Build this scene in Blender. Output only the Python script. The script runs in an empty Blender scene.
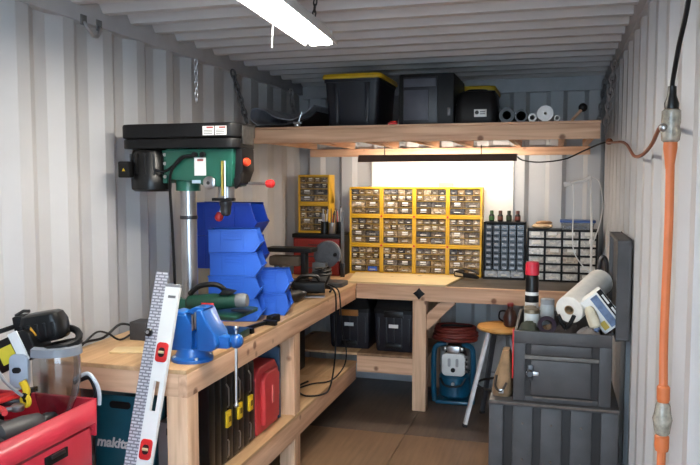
import bpy, bmesh, math, random
from mathutils import Vector, Matrix
random.seed(7)
S = bpy.context.scene
C = S.collection
PI = math.pi

# ------------------------------------------------------------------ camera, world, exposure
YAW = math.atan2(207, 720); PITCH = math.atan2(-52.5, 720)
cd = bpy.data.cameras.new('camera'); cd.sensor_width = 36; cd.sensor_fit = 'HORIZONTAL'
cd.lens = 36*720/700; cd.clip_start = .02
cam = bpy.data.objects.new('camera', cd); C.objects.link(cam)
cam.location = (2.02, 0, 1.615); cam.rotation_euler = (PI/2+PITCH, 0, YAW)
S.camera = cam
S.view_settings.view_transform = 'Standard'
S.view_settings.look = 'None'
S.view_settings.gamma = 1
S.view_settings.use_curve_mapping = False
S.view_settings.exposure = 0.84
W = bpy.data.worlds.new('overcast_sky'); S.world = W; W.use_nodes = True
bg = W.node_tree.nodes['Background']
bg.inputs[0].default_value = (.62, .81, 1.0, 1); bg.inputs[1].default_value = 6.2
TUBE_MAIN = 48.0       # emission of the ceiling tubes
TUBE_BENCH = 62.0      # emission of the tube under the loft shelf

# ------------------------------------------------------------------ materials
def lin(c):
    r = []
    for v in c[:3]:
        v = v/255
        r.append(v/12.92 if v <= .04045 else ((v+.055)/1.055)**2.4)
    return (*r, 1)
MATS = {}
def base(name):
    m = bpy.data.materials.new(name); m.use_nodes = True
    return m, m.node_tree.nodes, m.node_tree.links, m.node_tree.nodes['Principled BSDF']
def mat(name, col, rough=.5, metal=0., var=.12, scale=12., bump=.0, coat=0., stretch=(1, 1, 1), dark=None, trans=0., alpha=1., emit=0., spec=.5):
    if name in MATS: return MATS[name]
    m, N, L, b = base(name)
    b.inputs['Roughness'].default_value = rough; b.inputs['Metallic'].default_value = metal
    b.inputs['Coat Weight'].default_value = coat; b.inputs['Specular IOR Level'].default_value = spec
    b.inputs['Transmission Weight'].default_value = trans
    b.inputs['Alpha'].default_value = alpha
    c = lin(col)
    d = lin(dark) if dark else tuple(x*(1-var*2) for x in c[:3])+(1,)
    tc = N.new('ShaderNodeTexCoord'); mp = N.new('ShaderNodeMapping'); mp.inputs['Scale'].default_value = stretch
    L.new(tc.outputs['Object'], mp.inputs['Vector'])
    nz = N.new('ShaderNodeTexNoise'); nz.inputs['Scale'].default_value = scale; nz.inputs['Detail'].default_value = 5
    L.new(mp.outputs[0], nz.inputs['Vector'])
    rp = N.new('ShaderNodeValToRGB'); rp.color_ramp.elements[0].color = d; rp.color_ramp.elements[1].color = c
    rp.color_ramp.elements[0].position = .3; rp.color_ramp.elements[1].position = .62
    L.new(nz.outputs[0], rp.inputs[0]); L.new(rp.outputs[0], b.inputs['Base Color'])
    if bump:
        bp = N.new('ShaderNodeBump'); bp.inputs['Strength'].default_value = bump; bp.inputs['Distance'].default_value = .004
        L.new(nz.outputs[0], bp.inputs['Height']); L.new(bp.outputs[0], b.inputs['Normal'])
    if emit:
        b.inputs['Emission Color'].default_value = c; b.inputs['Emission Strength'].default_value = emit
    MATS[name] = m
    return m
def wood(name, axis, lo, hi, rough=.62):
    if name in MATS: return MATS[name]
    m, N, L, b = base(name); b.inputs['Roughness'].default_value = rough
    tc = N.new('ShaderNodeTexCoord'); mp = N.new('ShaderNodeMapping')
    sc = [26, 26, 26]; sc['xyz'.index(axis)] = 1.6
    mp.inputs['Scale'].default_value = sc
    oi = N.new('ShaderNodeObjectInfo')
    ad = N.new('ShaderNodeVectorMath'); ad.operation = 'ADD'
    cm = N.new('ShaderNodeCombineXYZ'); ml = N.new('ShaderNodeMath'); ml.operation = 'MULTIPLY'; ml.inputs[1].default_value = 9
    L.new(oi.outputs['Random'], ml.inputs[0])
    for i in range(3): L.new(ml.outputs[0], cm.inputs[i])
    L.new(tc.outputs['Object'], ad.inputs[0]); L.new(cm.outputs[0], ad.inputs[1]); L.new(ad.outputs[0], mp.inputs[0])
    n1 = N.new('ShaderNodeTexNoise'); n1.inputs['Scale'].default_value = 1; n1.inputs['Detail'].default_value = 6; n1.inputs['Distortion'].default_value = .6
    L.new(mp.outputs[0], n1.inputs[0])
    r1 = N.new('ShaderNodeValToRGB'); e = r1.color_ramp.elements
    e[0].color = lin(lo); e[1].color = lin(hi); e[0].position = .28; e[1].position = .66
    L.new(n1.outputs[0], r1.inputs[0])
    # knots
    vo = N.new('ShaderNodeTexVoronoi'); vo.inputs['Scale'].default_value = 5.5
    L.new(ad.outputs[0], vo.inputs[0])
    r2 = N.new('ShaderNodeValToRGB'); r2.color_ramp.elements[0].position = .07; r2.color_ramp.elements[1].position = .13
    r2.color_ramp.elements[0].color = lin((120, 80, 55)); r2.color_ramp.elements[1].color = (1, 1, 1, 1)
    L.new(vo.outputs['Distance'], r2.inputs[0])
    mx = N.new('ShaderNodeMix'); mx.data_type = 'RGBA'; mx.blend_type = 'MULTIPLY'; mx.inputs[0].default_value = .8
    L.new(r1.outputs[0], mx.inputs[6]); L.new(r2.outputs[0], mx.inputs[7]); L.new(mx.outputs[2], b.inputs['Base Color'])
    bp = N.new('ShaderNodeBump'); bp.inputs['Strength'].default_value = .15; bp.inputs['Distance'].default_value = .003
    L.new(n1.outputs[0], bp.inputs['Height']); L.new(bp.outputs[0], b.inputs['Normal'])
    MATS[name] = m
    return m
def drawer_mat(name, cols, clutter=.6, rough=.25):
    """clear plastic fronts with mixed hardware behind them; each drawer differs"""
    if name in MATS: return MATS[name]
    m, N, L, b = base(name); b.inputs['Roughness'].default_value = rough; b.inputs['Coat Weight'].default_value = .3
    oi = N.new('ShaderNodeObjectInfo'); tc = N.new('ShaderNodeTexCoord')
    rp = N.new('ShaderNodeValToRGB'); rp.color_ramp.interpolation = 'CONSTANT'
    e = rp.color_ramp.elements; e[0].color = lin(cols[0]); e[1].color = lin(cols[1]); e[1].position = 1/len(cols)
    for i, c in enumerate(cols[2:]):
        k = e.new((i+2)/len(cols)); k.color = lin(c)
    L.new(oi.outputs['Random'], rp.inputs[0])
    cm = N.new('ShaderNodeCombineXYZ'); ml = N.new('ShaderNodeMath'); ml.operation = 'MULTIPLY'; ml.inputs[1].default_value = 20
    L.new(oi.outputs['Random'], ml.inputs[0])
    for i in range(3): L.new(ml.outputs[0], cm.inputs[i])
    ad = N.new('ShaderNodeVectorMath'); ad.operation = 'ADD'
    L.new(tc.outputs['Object'], ad.inputs[0]); L.new(cm.outputs[0], ad.inputs[1])
    vo = N.new('ShaderNodeTexVoronoi'); vo.inputs['Scale'].default_value = 70
    L.new(ad.outputs[0], vo.inputs[0])
    bw = N.new('ShaderNodeValToRGB'); bw.color_ramp.elements[0].color = (.12, .12, .12, 1); bw.color_ramp.elements[1].color = (1.7, 1.7, 1.6, 1)
    bw.color_ramp.elements[0].position = .35; bw.color_ramp.elements[1].position = .9
    L.new(vo.outputs['Color'], bw.inputs[0])
    mx = N.new('ShaderNodeMix'); mx.data_type = 'RGBA'; mx.blend_type = 'MULTIPLY'; mx.inputs[0].default_value = clutter
    L.new(rp.outputs[0], mx.inputs[6]); L.new(bw.outputs[0], mx.inputs[7]); L.new(mx.outputs[2], b.inputs['Base Color'])
    MATS[name] = m
    return m
def tick_mat(name):
    """brushed rule with black graduation marks across its length"""
    m, N, L, b = base(name); b.inputs['Roughness'].default_value = .45; b.inputs['Metallic'].default_value = .1
    tc = N.new('ShaderNodeTexCoord')
    br = N.new('ShaderNodeTexBrick'); br.offset = .5
    br.inputs['Scale'].default_value = 1; br.inputs['Mortar Size'].default_value = .0028; br.inputs['Brick Width'].default_value = .027; br.inputs['Row Height'].default_value = .012
    br.inputs['Color1'].default_value = lin((206, 206, 212)); br.inputs['Color2'].default_value = lin((192, 192, 200)); br.inputs['Mortar'].default_value = lin((128, 126, 136))
    sp = N.new('ShaderNodeSeparateXYZ'); cb = N.new('ShaderNodeCombineXYZ')
    L.new(tc.outputs['Object'], sp.inputs[0]); L.new(sp.outputs[0], cb.inputs[0]); L.new(sp.outputs[2], cb.inputs[1])
    L.new(cb.outputs[0], br.inputs[0]); L.new(br.outputs[0], b.inputs['Base Color'])
    return m

PAINT = mat('container_paint', (190, 190, 191), .45, var=.05, scale=3)
ROOFM = mat('roof_paint', (212, 210, 211), .42, var=.06, scale=3)
WX = wood('pine_x', 'x', (188, 140, 110), (230, 190, 156)); WY = wood('pine_y', 'y', (188, 140, 110), (230, 190, 156)); WZ = wood('pine_z', 'z', (190, 146, 114), (232, 194, 160))
PLYY = wood('plywood_y', 'y', (178, 138, 98), (212, 174, 130), .55)
PLYX = wood('pale_board', 'x', (206, 178, 128), (232, 208, 160), .5)
DKTOP = wood('dark_worktop', 'x', (62, 56, 50), (92, 84, 74), .45)
BLK = mat('black_plastic', (17, 17, 19), .5, var=.15, spec=.28)
BLKG = mat('black_gloss', (12, 12, 13), .34, var=.1, spec=.4)
NAVY = mat('charcoal_tote_plastic', (26, 28, 38), .42, var=.1)
YEL = mat('yellow_enamel', (218, 168, 36), .4, var=.06)
YELP = mat('yellow_plastic', (230, 190, 40), .4, var=.05)
BLUE = mat('blue_bin_plastic', (44, 104, 216), .38, var=.06, scale=4)
DBLUE = mat('deep_blue_plastic', (20, 62, 172), .4, var=.06, scale=4)
VBLUE = mat('vise_blue_enamel', (22, 92, 170), .32, var=.08, coat=.3)
TEAL = mat('teal_plastic', (14, 92, 112), .4, var=.06)
TANKB = mat('compressor_blue', (12, 78, 108), .35, var=.06, coat=.3)
STEEL = mat('bright_steel', (190, 190, 192), .28, 1., var=.08)
DSTEEL = mat('dark_steel', (84, 84, 86), .4, .9, var=.15)
CAST = mat('cast_grey', (120, 122, 124), .5, .3, var=.1)
GREEN = mat('green_machine_enamel', (28, 92, 76), .35, var=.08, coat=.2)
DGREEN = mat('dark_green_enamel', (20, 66, 52), .4, var=.1)
RED = mat('red_enamel', (190, 44, 62), .42, var=.06, coat=.2)
REDP = mat('red_plastic', (206, 40, 40), .4, var=.06)
CASERED = mat('dull_red_plastic', (196, 58, 60), .45, var=.06)
DRED = mat('dark_red_enamel', (140, 34, 30), .4, var=.1)
WHITE = mat('white_plastic', (232, 232, 230), .45, var=.03)
PANELW = mat('white_panel', (236, 234, 228), .55, var=.03, scale=3)
PAPER = mat('paper_white', (236, 232, 224), .85, var=.04, scale=30, bump=.3)
GREY = mat('grey_plastic', (128, 128, 132), .5, var=.08)
CHEST = mat('charcoal_chest_paint', (68, 66, 67), .5, var=.2, scale=9, bump=.15)
SLOT = mat('chest_recess', (32, 27, 26), .6, var=.2)
RUST = mat('worn_rusty_edge', (104, 92, 84), .6, .2, var=.25, scale=30)
TAN = mat('tan_canvas', (142, 114, 84), .85, var=.2, scale=18, bump=.4)
SEATW = wood('honey_stool_wood', 'x', (186, 130, 62), (222, 170, 96), .45)
ORANGE = mat('orange_cord', (208, 112, 62), .5, var=.08)
BROWNC = mat('brown_cord', (140, 78, 48), .55, var=.1)
HOSE = mat('rust_red_hose', (122, 44, 34), .5, var=.12)
RUBBER = mat('black_rubber', (30, 30, 32), .6, var=.2)
MATG = mat('grey_rubber_mat', (150, 152, 160), .6, var=.2)
CARD = mat('brown_cardboard', (112, 74, 52), .85, var=.1)
BEIGEB = mat('beige_cardboard', (186, 170, 146), .85, var=.08)
GLASS = mat('clear_polycarbonate', (206, 210, 216), .08, var=.01, trans=1., alpha=1.)
CLEARB = mat('clear_box_plastic', (206, 214, 222), .15, var=.05, trans=.7)
TAPE = mat('clear_tape_wrap', (206, 196, 178), .2, var=.25, scale=60, trans=.45, bump=.6)
BLUELID = mat('blue_lid', (52, 84, 150), .4, var=.05)
DRAW_Y = drawer_mat('clear_drawer_mixed_hardware', [(150, 126, 92), (110, 98, 84), (164, 142, 116), (132, 108, 76), (84, 80, 80), (176, 156, 132), (112, 106, 104), (92, 74, 54)], .6)
DRAW_B = drawer_mat('smoke_drawer', [(30, 33, 44), (36, 39, 52), (26, 29, 38), (42, 44, 54)], .4)
DRAW_C = drawer_mat('clear_drawer_papers', [(206, 200, 192), (226, 222, 216), (186, 178, 168), (206, 190, 172), (232, 230, 226)], .28)
PULL = mat('clear_pull', (210, 204, 192), .3, var=.05)
TICK = tick_mat('graduated_rule')

# floor: worn brown plywood
def floor_mat(name, lo, hi):
    m, N, L, b = base(name); b.inputs['Roughness'].default_value = .42
    tc = N.new('ShaderNodeTexCoord')
    n1 = N.new('ShaderNodeTexNoise'); n1.inputs['Scale'].default_value = 2.2; n1.inputs['Detail'].default_value = 8
    L.new(tc.outputs['Object'], n1.inputs[0])
    mp = N.new('ShaderNodeMapping'); mp.inputs['Scale'].default_value = (30, 2, 1); L.new(tc.outputs['Object'], mp.inputs[0])
    n2 = N.new('ShaderNodeTexNoise'); n2.inputs['Scale'].default_value = 1.5; n2.inputs['Detail'].default_value = 6; L.new(mp.outputs[0], n2.inputs[0])
    r = N.new('ShaderNodeValToRGB'); r.color_ramp.elements[0].color = lin(lo); r.color_ramp.elements[1].color = lin(hi)
    r.color_ramp.elements[0].position = .3; r.color_ramp.elements[1].position = .7
    mx = N.new('ShaderNodeMath'); mx.operation = 'MULTIPLY_ADD'; mx.inputs[1].default_value = .45
    sc = N.new('ShaderNodeMath'); sc.operation = 'MULTIPLY'; sc.inputs[1].default_value = .55
    L.new(n1.outputs[0], sc.inputs[0]); L.new(n2.outputs[0], mx.inputs[0]); L.new(sc.outputs[0], mx.inputs[2])
    L.new(mx.outputs[0], r.inputs[0]); L.new(r.outputs[0], b.inputs['Base Color'])
    bp = N.new('ShaderNodeBump'); bp.inputs['Strength'].default_value = .12; L.new(n2.outputs[0], bp.inputs['Height']); L.new(bp.outputs[0], b.inputs['Normal'])
    return m

# ------------------------------------------------------------------ mesh builder
def V(*a): return Vector(a)
def frame(d):
    d = Vector(d).normalized()
    a = V(0, 0, 1) if abs(d.z) < .9 else V(1, 0, 0)
    u = d.cross(a).normalized()
    return u, u.cross(d).normalized() * -1
def catmull(pts, n=8, closed=False):
    P = [Vector(p) for p in pts]
    if len(P) < 3: return P
    out = []
    m = len(P)
    for i in range(m if closed else m-1):
        g = lambda k: P[k % m] if closed else P[max(0, min(m-1, k))]
        a, b, c, d = g(i-1), g(i), g(i+1), g(i+2)
        for j in range(n):
            t = j/n
            out.append(.5*((2*b)+(c-a)*t+(2*a-5*b+4*c-d)*t*t+(3*b-a-3*c+d)*t**3))
    if not closed: out.append(P[-1])
    return out
def rrect(w, h, r, n=4, cx=0, cy=0):
    out = []
    for (sx, sy, a0) in ((1, 1, 0), (-1, 1, 90), (-1, -1, 180), (1, -1, 270)):
        for i in range(n+1):
            a = math.radians(a0+90*i/n)
            out.append((cx+sx*(w/2-r)+r*math.cos(a), cy+sy*(h/2-r)+r*math.sin(a)))
    return out
def wloc(o):
    p = V(0, 0, 0)
    while o is not None:
        p += o.location; o = o.parent
    return p
class MB:
    def __init__(s, T=None): s.v = []; s.f = []; s.mi = []; s.T = T; s.cur = 0
    def add(s, vs, fs):
        k = len(s.v)
        s.v += [(s.T @ Vector(p)) if s.T else Vector(p) for p in vs]
        s.f += [tuple(i+k for i in f) for f in fs]; s.mi += [s.cur]*len(fs)
        return s
    def box(s, x0, x1, y0, y1, z0, z1):
        return s.add([(x0, y0, z0), (x1, y0, z0), (x1, y1, z0), (x0, y1, z0), (x0, y0, z1), (x1, y0, z1), (x1, y1, z1), (x0, y1, z1)],
                     [(0, 3, 2, 1), (4, 5, 6, 7), (0, 1, 5, 4), (1, 2, 6, 5), (2, 3, 7, 6), (3, 0, 4, 7)])
    def obox(s, p0, p1, w, t, up=(0, 0, 1)):
        """bar from p0 to p1, width w along side, thickness t"""
        p0 = Vector(p0); p1 = Vector(p1); d = (p1-p0).normalized(); side = d.cross(Vector(up)).normalized(); n = side.cross(d).normalized()
        vs = [p+side*a*w/2+n*b*t/2 for p in (p0, p1) for a, b in ((-1, -1), (1, -1), (1, 1), (-1, 1))]
        return s.add(vs, [(0, 1, 2, 3), (7, 6, 5, 4), (0, 4, 5, 1), (1, 5, 6, 2), (2, 6, 7, 3), (3, 7, 4, 0)])
    def loft(s, rings, cap=True, closed=False):
        n = len(rings[0]); vs = [p for r in rings for p in r]; fs = []
        R = len(rings)
        for i in range(R if closed else R-1):
            for j in range(n):
                a, b = i*n, ((i+1) % R)*n
                fs.append((a+j, a+(j+1) % n, b+(j+1) % n, b+j))
        if cap and not closed: fs += [tuple(range(n))[::-1], tuple((R-1)*n+j for j in range(n))]
        return s.add(vs, fs)
    def cyl(s, p0, p1, r0, r1=None, n=16):
        r1 = r0 if r1 is None else r1
        p0 = Vector(p0); p1 = Vector(p1); u, w = frame(p1-p0)
        ring = lambda p, r: [p+(u*math.cos(2*PI*i/n)+w*math.sin(2*PI*i/n))*r for i in range(n)]
        return s.loft([ring(p0, r0), ring(p1, r1)])
    def lathe(s, prof, o=(0, 0, 0), d=(0, 0, 1), n=20, closed=False):
        """prof: (radius, distance along d)"""
        o = Vector(o); d = Vector(d).normalized(); u, w = frame(d)
        return s.loft([[o+d*h+(u*math.cos(2*PI*i/n)+w*math.sin(2*PI*i/n))*max(r, 1e-4) for i in range(n)] for r, h in prof], closed=closed)
    def tube(s, pts, r, n=8, closed=False, smooth=0):
        P = catmull(pts, smooth, closed) if smooth else [Vector(p) for p in pts]
        rings = []; m = len(P); u = None
        for i, p in enumerate(P):
            if closed: d = P[(i+1) % m]-P[i-1]
            else: d = P[min(i+1, m-1)]-P[max(i-1, 0)]
            d.normalize()
            if u is None: u, _ = frame(d)
            u = (u-d*u.dot(d)).normalized(); w = d.cross(u)
            rr = r(i/(m-1)) if callable(r) else r
            rings.append([p+(u*math.cos(2*PI*k/n)+w*math.sin(2*PI*k/n))*rr for k in range(n)])
        return s.loft(rings, closed=closed)
    def prism(s, poly, axis, a0, a1):
        """poly in the two other axes (cyclic order after axis: x->(y,z), y->(x,z), z->(x,y))"""
        def pt(q, a):
            return (a, q[0], q[1]) if axis == 'x' else (q[0], a, q[1]) if axis == 'y' else (q[0], q[1], a)
        return s.loft([[pt(q, a0) for q in poly], [pt(q, a1) for q in poly]])
    def sph(s, c, r, n=14, m=9, jit=0, seed=0):
        rr = (r, r, r) if not hasattr(r, '__len__') else r
        rnd = random.Random(seed); c = Vector(c); rings = []
        for i in range(m+1):
            t = -PI/2+PI*i/m; rings.append([])
            for j in range(n):
                a = 2*PI*j/n; k = 1+rnd.uniform(-jit, jit)
                rings[-1].append(c+V(rr[0]*math.cos(t)*math.cos(a)*k, rr[1]*math.cos(t)*math.sin(a)*k, rr[2]*math.sin(t)*k) if 0 < i < m else c+V(0, 0, rr[2]*math.sin(t)))
        return s.loft(rings)
    def torus(s, c, R, r, d=(0, 0, 1), n=20, m=8, sx=1.):
        c = Vector(c); u, w = frame(d)
        return s.tube([c+u*math.cos(2*PI*i/n)*R*sx+w*math.sin(2*PI*i/n)*R for i in range(n)], r, m, closed=True)
    def mesh(s, name, mats, off=V(0, 0, 0), bev=0, seg=2, ang=35):
        me = bpy.data.meshes.new(name)
        me.from_pydata([tuple(p-off) for p in s.v], [], s.f)
        for i, q in enumerate(me.polygons): q.material_index = s.mi[i]
        bm = bmesh.new(); bm.from_mesh(me)
        bmesh.ops.remove_doubles(bm, verts=bm.verts, dist=1e-6)
        bmesh.ops.recalc_face_normals(bm, faces=bm.faces)
        if bev:
            ed = [e for e in bm.edges if len(e.link_faces) == 2 and e.calc_face_angle(0) > math.radians(40)]
            bmesh.ops.bevel(bm, geom=ed, offset=bev, segments=seg, affect='EDGES', profile=.6, clamp_overlap=True)
        bm.to_mesh(me); bm.free()
        me.polygons.foreach_set('use_smooth', [True]*len(me.polygons))
        me.set_sharp_from_angle(angle=math.radians(ang))
        for m in (mats if isinstance(mats, (list, tuple)) else [mats]): me.materials.append(m)
        return me
    def build(s, name, mats, parent=None, bev=0, seg=2, world=True, ang=35):
        off = wloc(parent) if (world and parent is not None) else V(0, 0, 0)
        org = V(0, 0, 0)
        if parent is None:      # a thing of one mesh: origin at its base centre
            xs = [p.x for p in s.v]; ys = [p.y for p in s.v]; zs = [p.z for p in s.v]
            org = V((min(xs)+max(xs))/2, (min(ys)+max(ys))/2, min(zs))
            off = org
        me = s.mesh(name, mats, off, bev, seg, ang)
        return link(name, me, parent, org)
def link(name, me, parent=None, loc=(0, 0, 0)):
    o = bpy.data.objects.new(name, me); C.objects.link(o); o.parent = parent; o.location = loc
    return o
def tag(o, label=None, cat=None, group=None, kind=None):
    if label: o['label'] = label
    if cat: o['category'] = cat
    if group: o['group'] = group
    if kind: o['kind'] = kind
    return o
def thing(name, label, cat, loc=(0, 0, 0), rotz=0, group=None):
    o = bpy.data.objects.new(name, None); C.objects.link(o); o.empty_display_size = .05
    o.location = loc; o.rotation_euler = (0, 0, rotz)
    return tag(o, label, cat, group)
def struct(o): o['kind'] = 'structure'; return o
def T(loc, rx=0, ry=0, rz=0):
    return Matrix.Translation(loc) @ Matrix.Rotation(rz, 4, 'Z') @ Matrix.Rotation(ry, 4, 'Y') @ Matrix.Rotation(rx, 4, 'X')
def basis(o, x, y, z):
    M = Matrix.Identity(4)
    for i, a in enumerate((Vector(x), Vector(y), Vector(z))):
        for r in range(3): M[r][i] = a[r]
    for r in range(3): M[r][3] = o[r]
    return M
def lettering(text, size, parent, m, M, depth=.0008, shear=0, bold=0, name='lettering', width=1.):
    """flat print: real text outline laid on its surface; M maps text plane (x right, y up) to the parent"""
    cu = bpy.data.curves.new(name, 'FONT'); cu.body = text; cu.size = size; cu.extrude = depth; cu.shear = shear; cu.offset = bold
    cu.align_x = 'CENTER'; cu.align_y = 'CENTER'
    o = bpy.data.objects.new(name, cu); C.objects.link(o)
    dg = bpy.context.evaluated_depsgraph_get()
    me = bpy.data.meshes.new_from_object(o.evaluated_get(dg))
    bpy.data.objects.remove(o); bpy.data.curves.remove(cu)
    me.transform(M @ Matrix.Diagonal((width, 1, 1, 1))); me.materials.clear(); me.materials.append(m)
    return link(name, me, parent)
FRONT = lambda loc: basis(loc, (1, 0, 0), (0, 0, 1), (0, -1, 0))     # text on a face that looks toward -y

# ================================================================== THE SETTING
HX, HZ, YB, YF = 2.35, 2.39, 5.6, -.3
def corrugated(name, axis, a0, a1, h0, h1, pos, depth, sign, phase, flat_in, slope, flat_out, m):
    """vertical trapezoid flutes along axis; pos = plane nearest the room, recess away by depth*sign"""
    per = flat_in+2*slope+flat_out
    pts = []; k = math.floor((a0-phase)/per)-1
    t = phase+k*per
    while t < a1+per:
        pts += [(t, 0), (t+slope, 1), (t+slope+flat_out, 1), (t+2*slope+flat_out, 0)]
        t += per
    pts = [q for q in pts if a0 < q[0] < a1]
    pts = [(a0, pts[0][1])]+pts+[(a1, pts[-1][1])]
    mb = MB(); vs = []; fs = []; th = .004
    for (a, d) in pts:
        for off in (0, th):
            q = pos+sign*(depth*d+off)
            for h in (h0, h1):
                vs.append((q, a, h) if axis == 'y' else (a, q, h) if axis == 'x' else (h, a, q))
    for i in range(len(pts)-1):
        b = i*4; fs += [(b, b+4, b+5, b+1), (b+2, b+3, b+7, b+6), (b, b+2, b+6, b+4), (b+1, b+5, b+7, b+3)]
    mb.add(vs, fs)
    o = mb.build(name, m, ang=12)
    return struct(o)
corrugated('wall_left', 'y', YF, YB+.05, 0, HZ, 0., .036, -1, 2.431, .07, .068, .072, PAINT)
corrugated('wall_right', 'y', YF, YB+.05, 0, HZ, HX, .036, 1, 2.30, .07, .068, .072, PAINT)
corrugated('wall_back', 'x', -.04, HX+.04, 0, HZ, YB, .04, 1, .16, .09, .03, .12, PAINT)
corrugated('ceiling', 'z', YF, YB+.05, -.04, HX+.04, HZ-.018, .036, 1, 3.40, .05, .03, .112, ROOFM)
FLO = struct(MB().box(-.06, HX+.06, YF, YB+.06, -.05, -.012).build('floor', SLOT))
FM1 = floor_mat('worn_plywood_floor', (104, 80, 60), (158, 126, 96)); FM2 = floor_mat('dark_plywood_floor', (66, 54, 46), (104, 86, 72))
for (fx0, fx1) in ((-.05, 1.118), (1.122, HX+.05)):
    for (fy0, fy1, fm) in ((YF, 1.996, FM1), (2.0, 4.396, FM1), (4.40, YB+.05, FM2)):  # sheets beyond the rear seam are a darker brown
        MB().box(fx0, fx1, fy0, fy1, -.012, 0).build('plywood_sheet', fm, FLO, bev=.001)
struct(MB().box(-12, 14, -14, YF-.02, -.22, -.12).build('ground', mat('concrete_yard', (150, 148, 144), .8, var=.1, scale=2)))
RAILM = mat('rail_paint', (182, 182, 185), .45, var=.05)
struct(MB().box(-.05, .012, YF, YB+.04, 2.305, HZ+.02).build('trim_1', RAILM, bev=.004))
struct(MB().box(HX-.012, HX+.05, YF, YB+.04, 2.305, HZ+.02).build('trim_2', RAILM, bev=.004))
struct(MB().box(.012, HX-.012, YB-.012, YB+.05, 2.27, HZ+.01).build('trim_3', RAILM, bev=.004))
struct(MB().box(-.05, .006, YF, YB, 0, .09).build('baseboard_left', RAILM, bev=.003))
struct(MB().box(HX-.006, HX+.05, YF, YB, 0, .09).build('baseboard_right', RAILM, bev=.003))
struct(MB().box(0, HX, YB-.006, YB+.05, 0, .12).build('baseboard_back', RAILM, bev=.003))

# unseen left door leaf, added shut to keep daylight off the right wall
D1 = struct(MB().box(-.03, 1.16, YF-.05, YF, .02, HZ-.02).build('added_door_leaf', PAINT, bev=.004))
for x in (.25, .85): MB().cyl((x, YF-.075, .03), (x, YF-.075, HZ-.03), .017, n=10).build('lock_bar', CAST, D1)
for z in (.45, 1.95): MB().box(-.02, 1.15, YF-.001, YF+.012, z, z+.08).build('door_rib', RAILM, D1, bev=.003)

# lashing hook on the left rail
t = thing('lashing_hook', 'bent grey steel lashing hook under the left wall top rail', 'hook', (.012, 2.81, 2.25))
MB().tube([(.014, 2.76, 2.305), (.03, 2.775, 2.275), (.035, 2.80, 2.25), (.035, 2.83, 2.255), (.032, 2.855, 2.285), (.014, 2.87, 2.30)], .008, 8, smooth=5).build('hook_bar', STEEL, t)
MB().box(.012, .018, 2.74, 2.78, 2.29, 2.335).build('mounting_plate', CAST, t, bev=.002)
MB().box(.012, .018, 2.85, 2.89, 2.285, 2.335).build('mounting_plate', CAST, t, bev=.002)

# ================================================================== LEFT WORKBENCH
TB = .885
LB = thing('workbench', 'long pine workbench along the left wall carrying drill press and vise', 'workbench', (.35, 4.0, 0))
def W_(name, m, *b, parent=None, bev=.003): return MB().box(*b).build(name, m, parent, bev=bev)
W_('worktop', PLYY, .03, .664, 2.44, 5.56, .867, TB, parent=LB)
W_('apron', WY, .626, .666, 2.442, 4.86, .775, .868, parent=LB)
W_('apron', WX, .03, .63, 2.443, 2.483, .775, .868, parent=LB)
for y in (2.4425, 3.62): W_('leg', WZ, .575, .6645, y, y+.09, .0, .776, parent=LB)
for y in (2.4425, 3.62, 5.2): W_('leg', WZ, .03, .12, y, y+.09, .0, .776, parent=LB)
W_('shelf_rail', WY, .63, .6675, 2.5, 4.86, .20, .312, parent=LB)
W_('shelf_rail', WX, .03, .6, 2.46, 2.495, .20, .312, parent=LB)
for i in range(3):
    y0 = [2.5, 3.66, 4.42][i]; y1 = [3.655, 4.415, 4.875][i]
    W_('shelf_board', PLYY, .03, .668, y0, y1, .312, .33, parent=LB)
W_('shelf_board', PLYY, .125, .666, 4.88, 5.5, .367, .386, parent=LB)
for y in (3.0, 4.2): W_('joist', WX, .12, .626, y, y+.038, .775, .866, parent=LB)

# ================================================================== BACK WORKBENCH
BBn = thing('workbench', 'pine workbench with a dark worktop across the back wall', 'workbench', (1.5, 5.2, 0))
W_('worktop', DKTOP, .668, 2.325, 4.90, 5.585, .865, TB, parent=BBn)
W_('apron', WX, .668, 2.325, 4.862, 4.9, .782, TB, parent=BBn)
W_('leg', WZ, 1.07, 1.165, 4.878, 4.968, 0, .783, parent=BBn)
W_('leg', WZ, 2.22, 2.31, 4.905, 4.99, 0, .866, parent=BBn)
W_('leg', WZ, 1.07, 1.16, 5.49, 5.57, 0, .866, parent=BBn)
MB().obox((1.14, 4.92, .60), (1.335, 4.92, .795), .038, .08, up=(1, 0, -1)).build('brace', WX, BBn, bev=.002)
W_('shelf_rail', WX, .668, 1.07, 4.88, 4.918, .25, .366, parent=BBn)
W_('shelf_board', wood('dark_shelf_board', 'y', (120, 88, 62), (156, 120, 88)), .668, 1.165, 4.88, 5.55, .367, .386, parent=BBn)
dm = MB()
star = []
for i in range(8):
    a = PI/4*i; r = .042 if i % 2 == 0 else .026
    star.append((1.118+r*math.cos(a), .833+r*math.sin(a)))
dm.prism(star, 'y', 4.856, 4.863)
tag(dm.build('diamond_plate', BLK, bev=.001), 'small black diamond shaped plate on the back bench apron above its leg', 'plate')
W2 = tag(MB().prism([(.60, 4.875), (1.30, 4.868), (1.365, 5.40), (.52, 5.38)], 'z', TB+.001, TB+.014).build('loose_board', PLYX, bev=.001),
         'pale thin plywood sheet lying on the back bench before the yellow cabinets', 'board')

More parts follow.
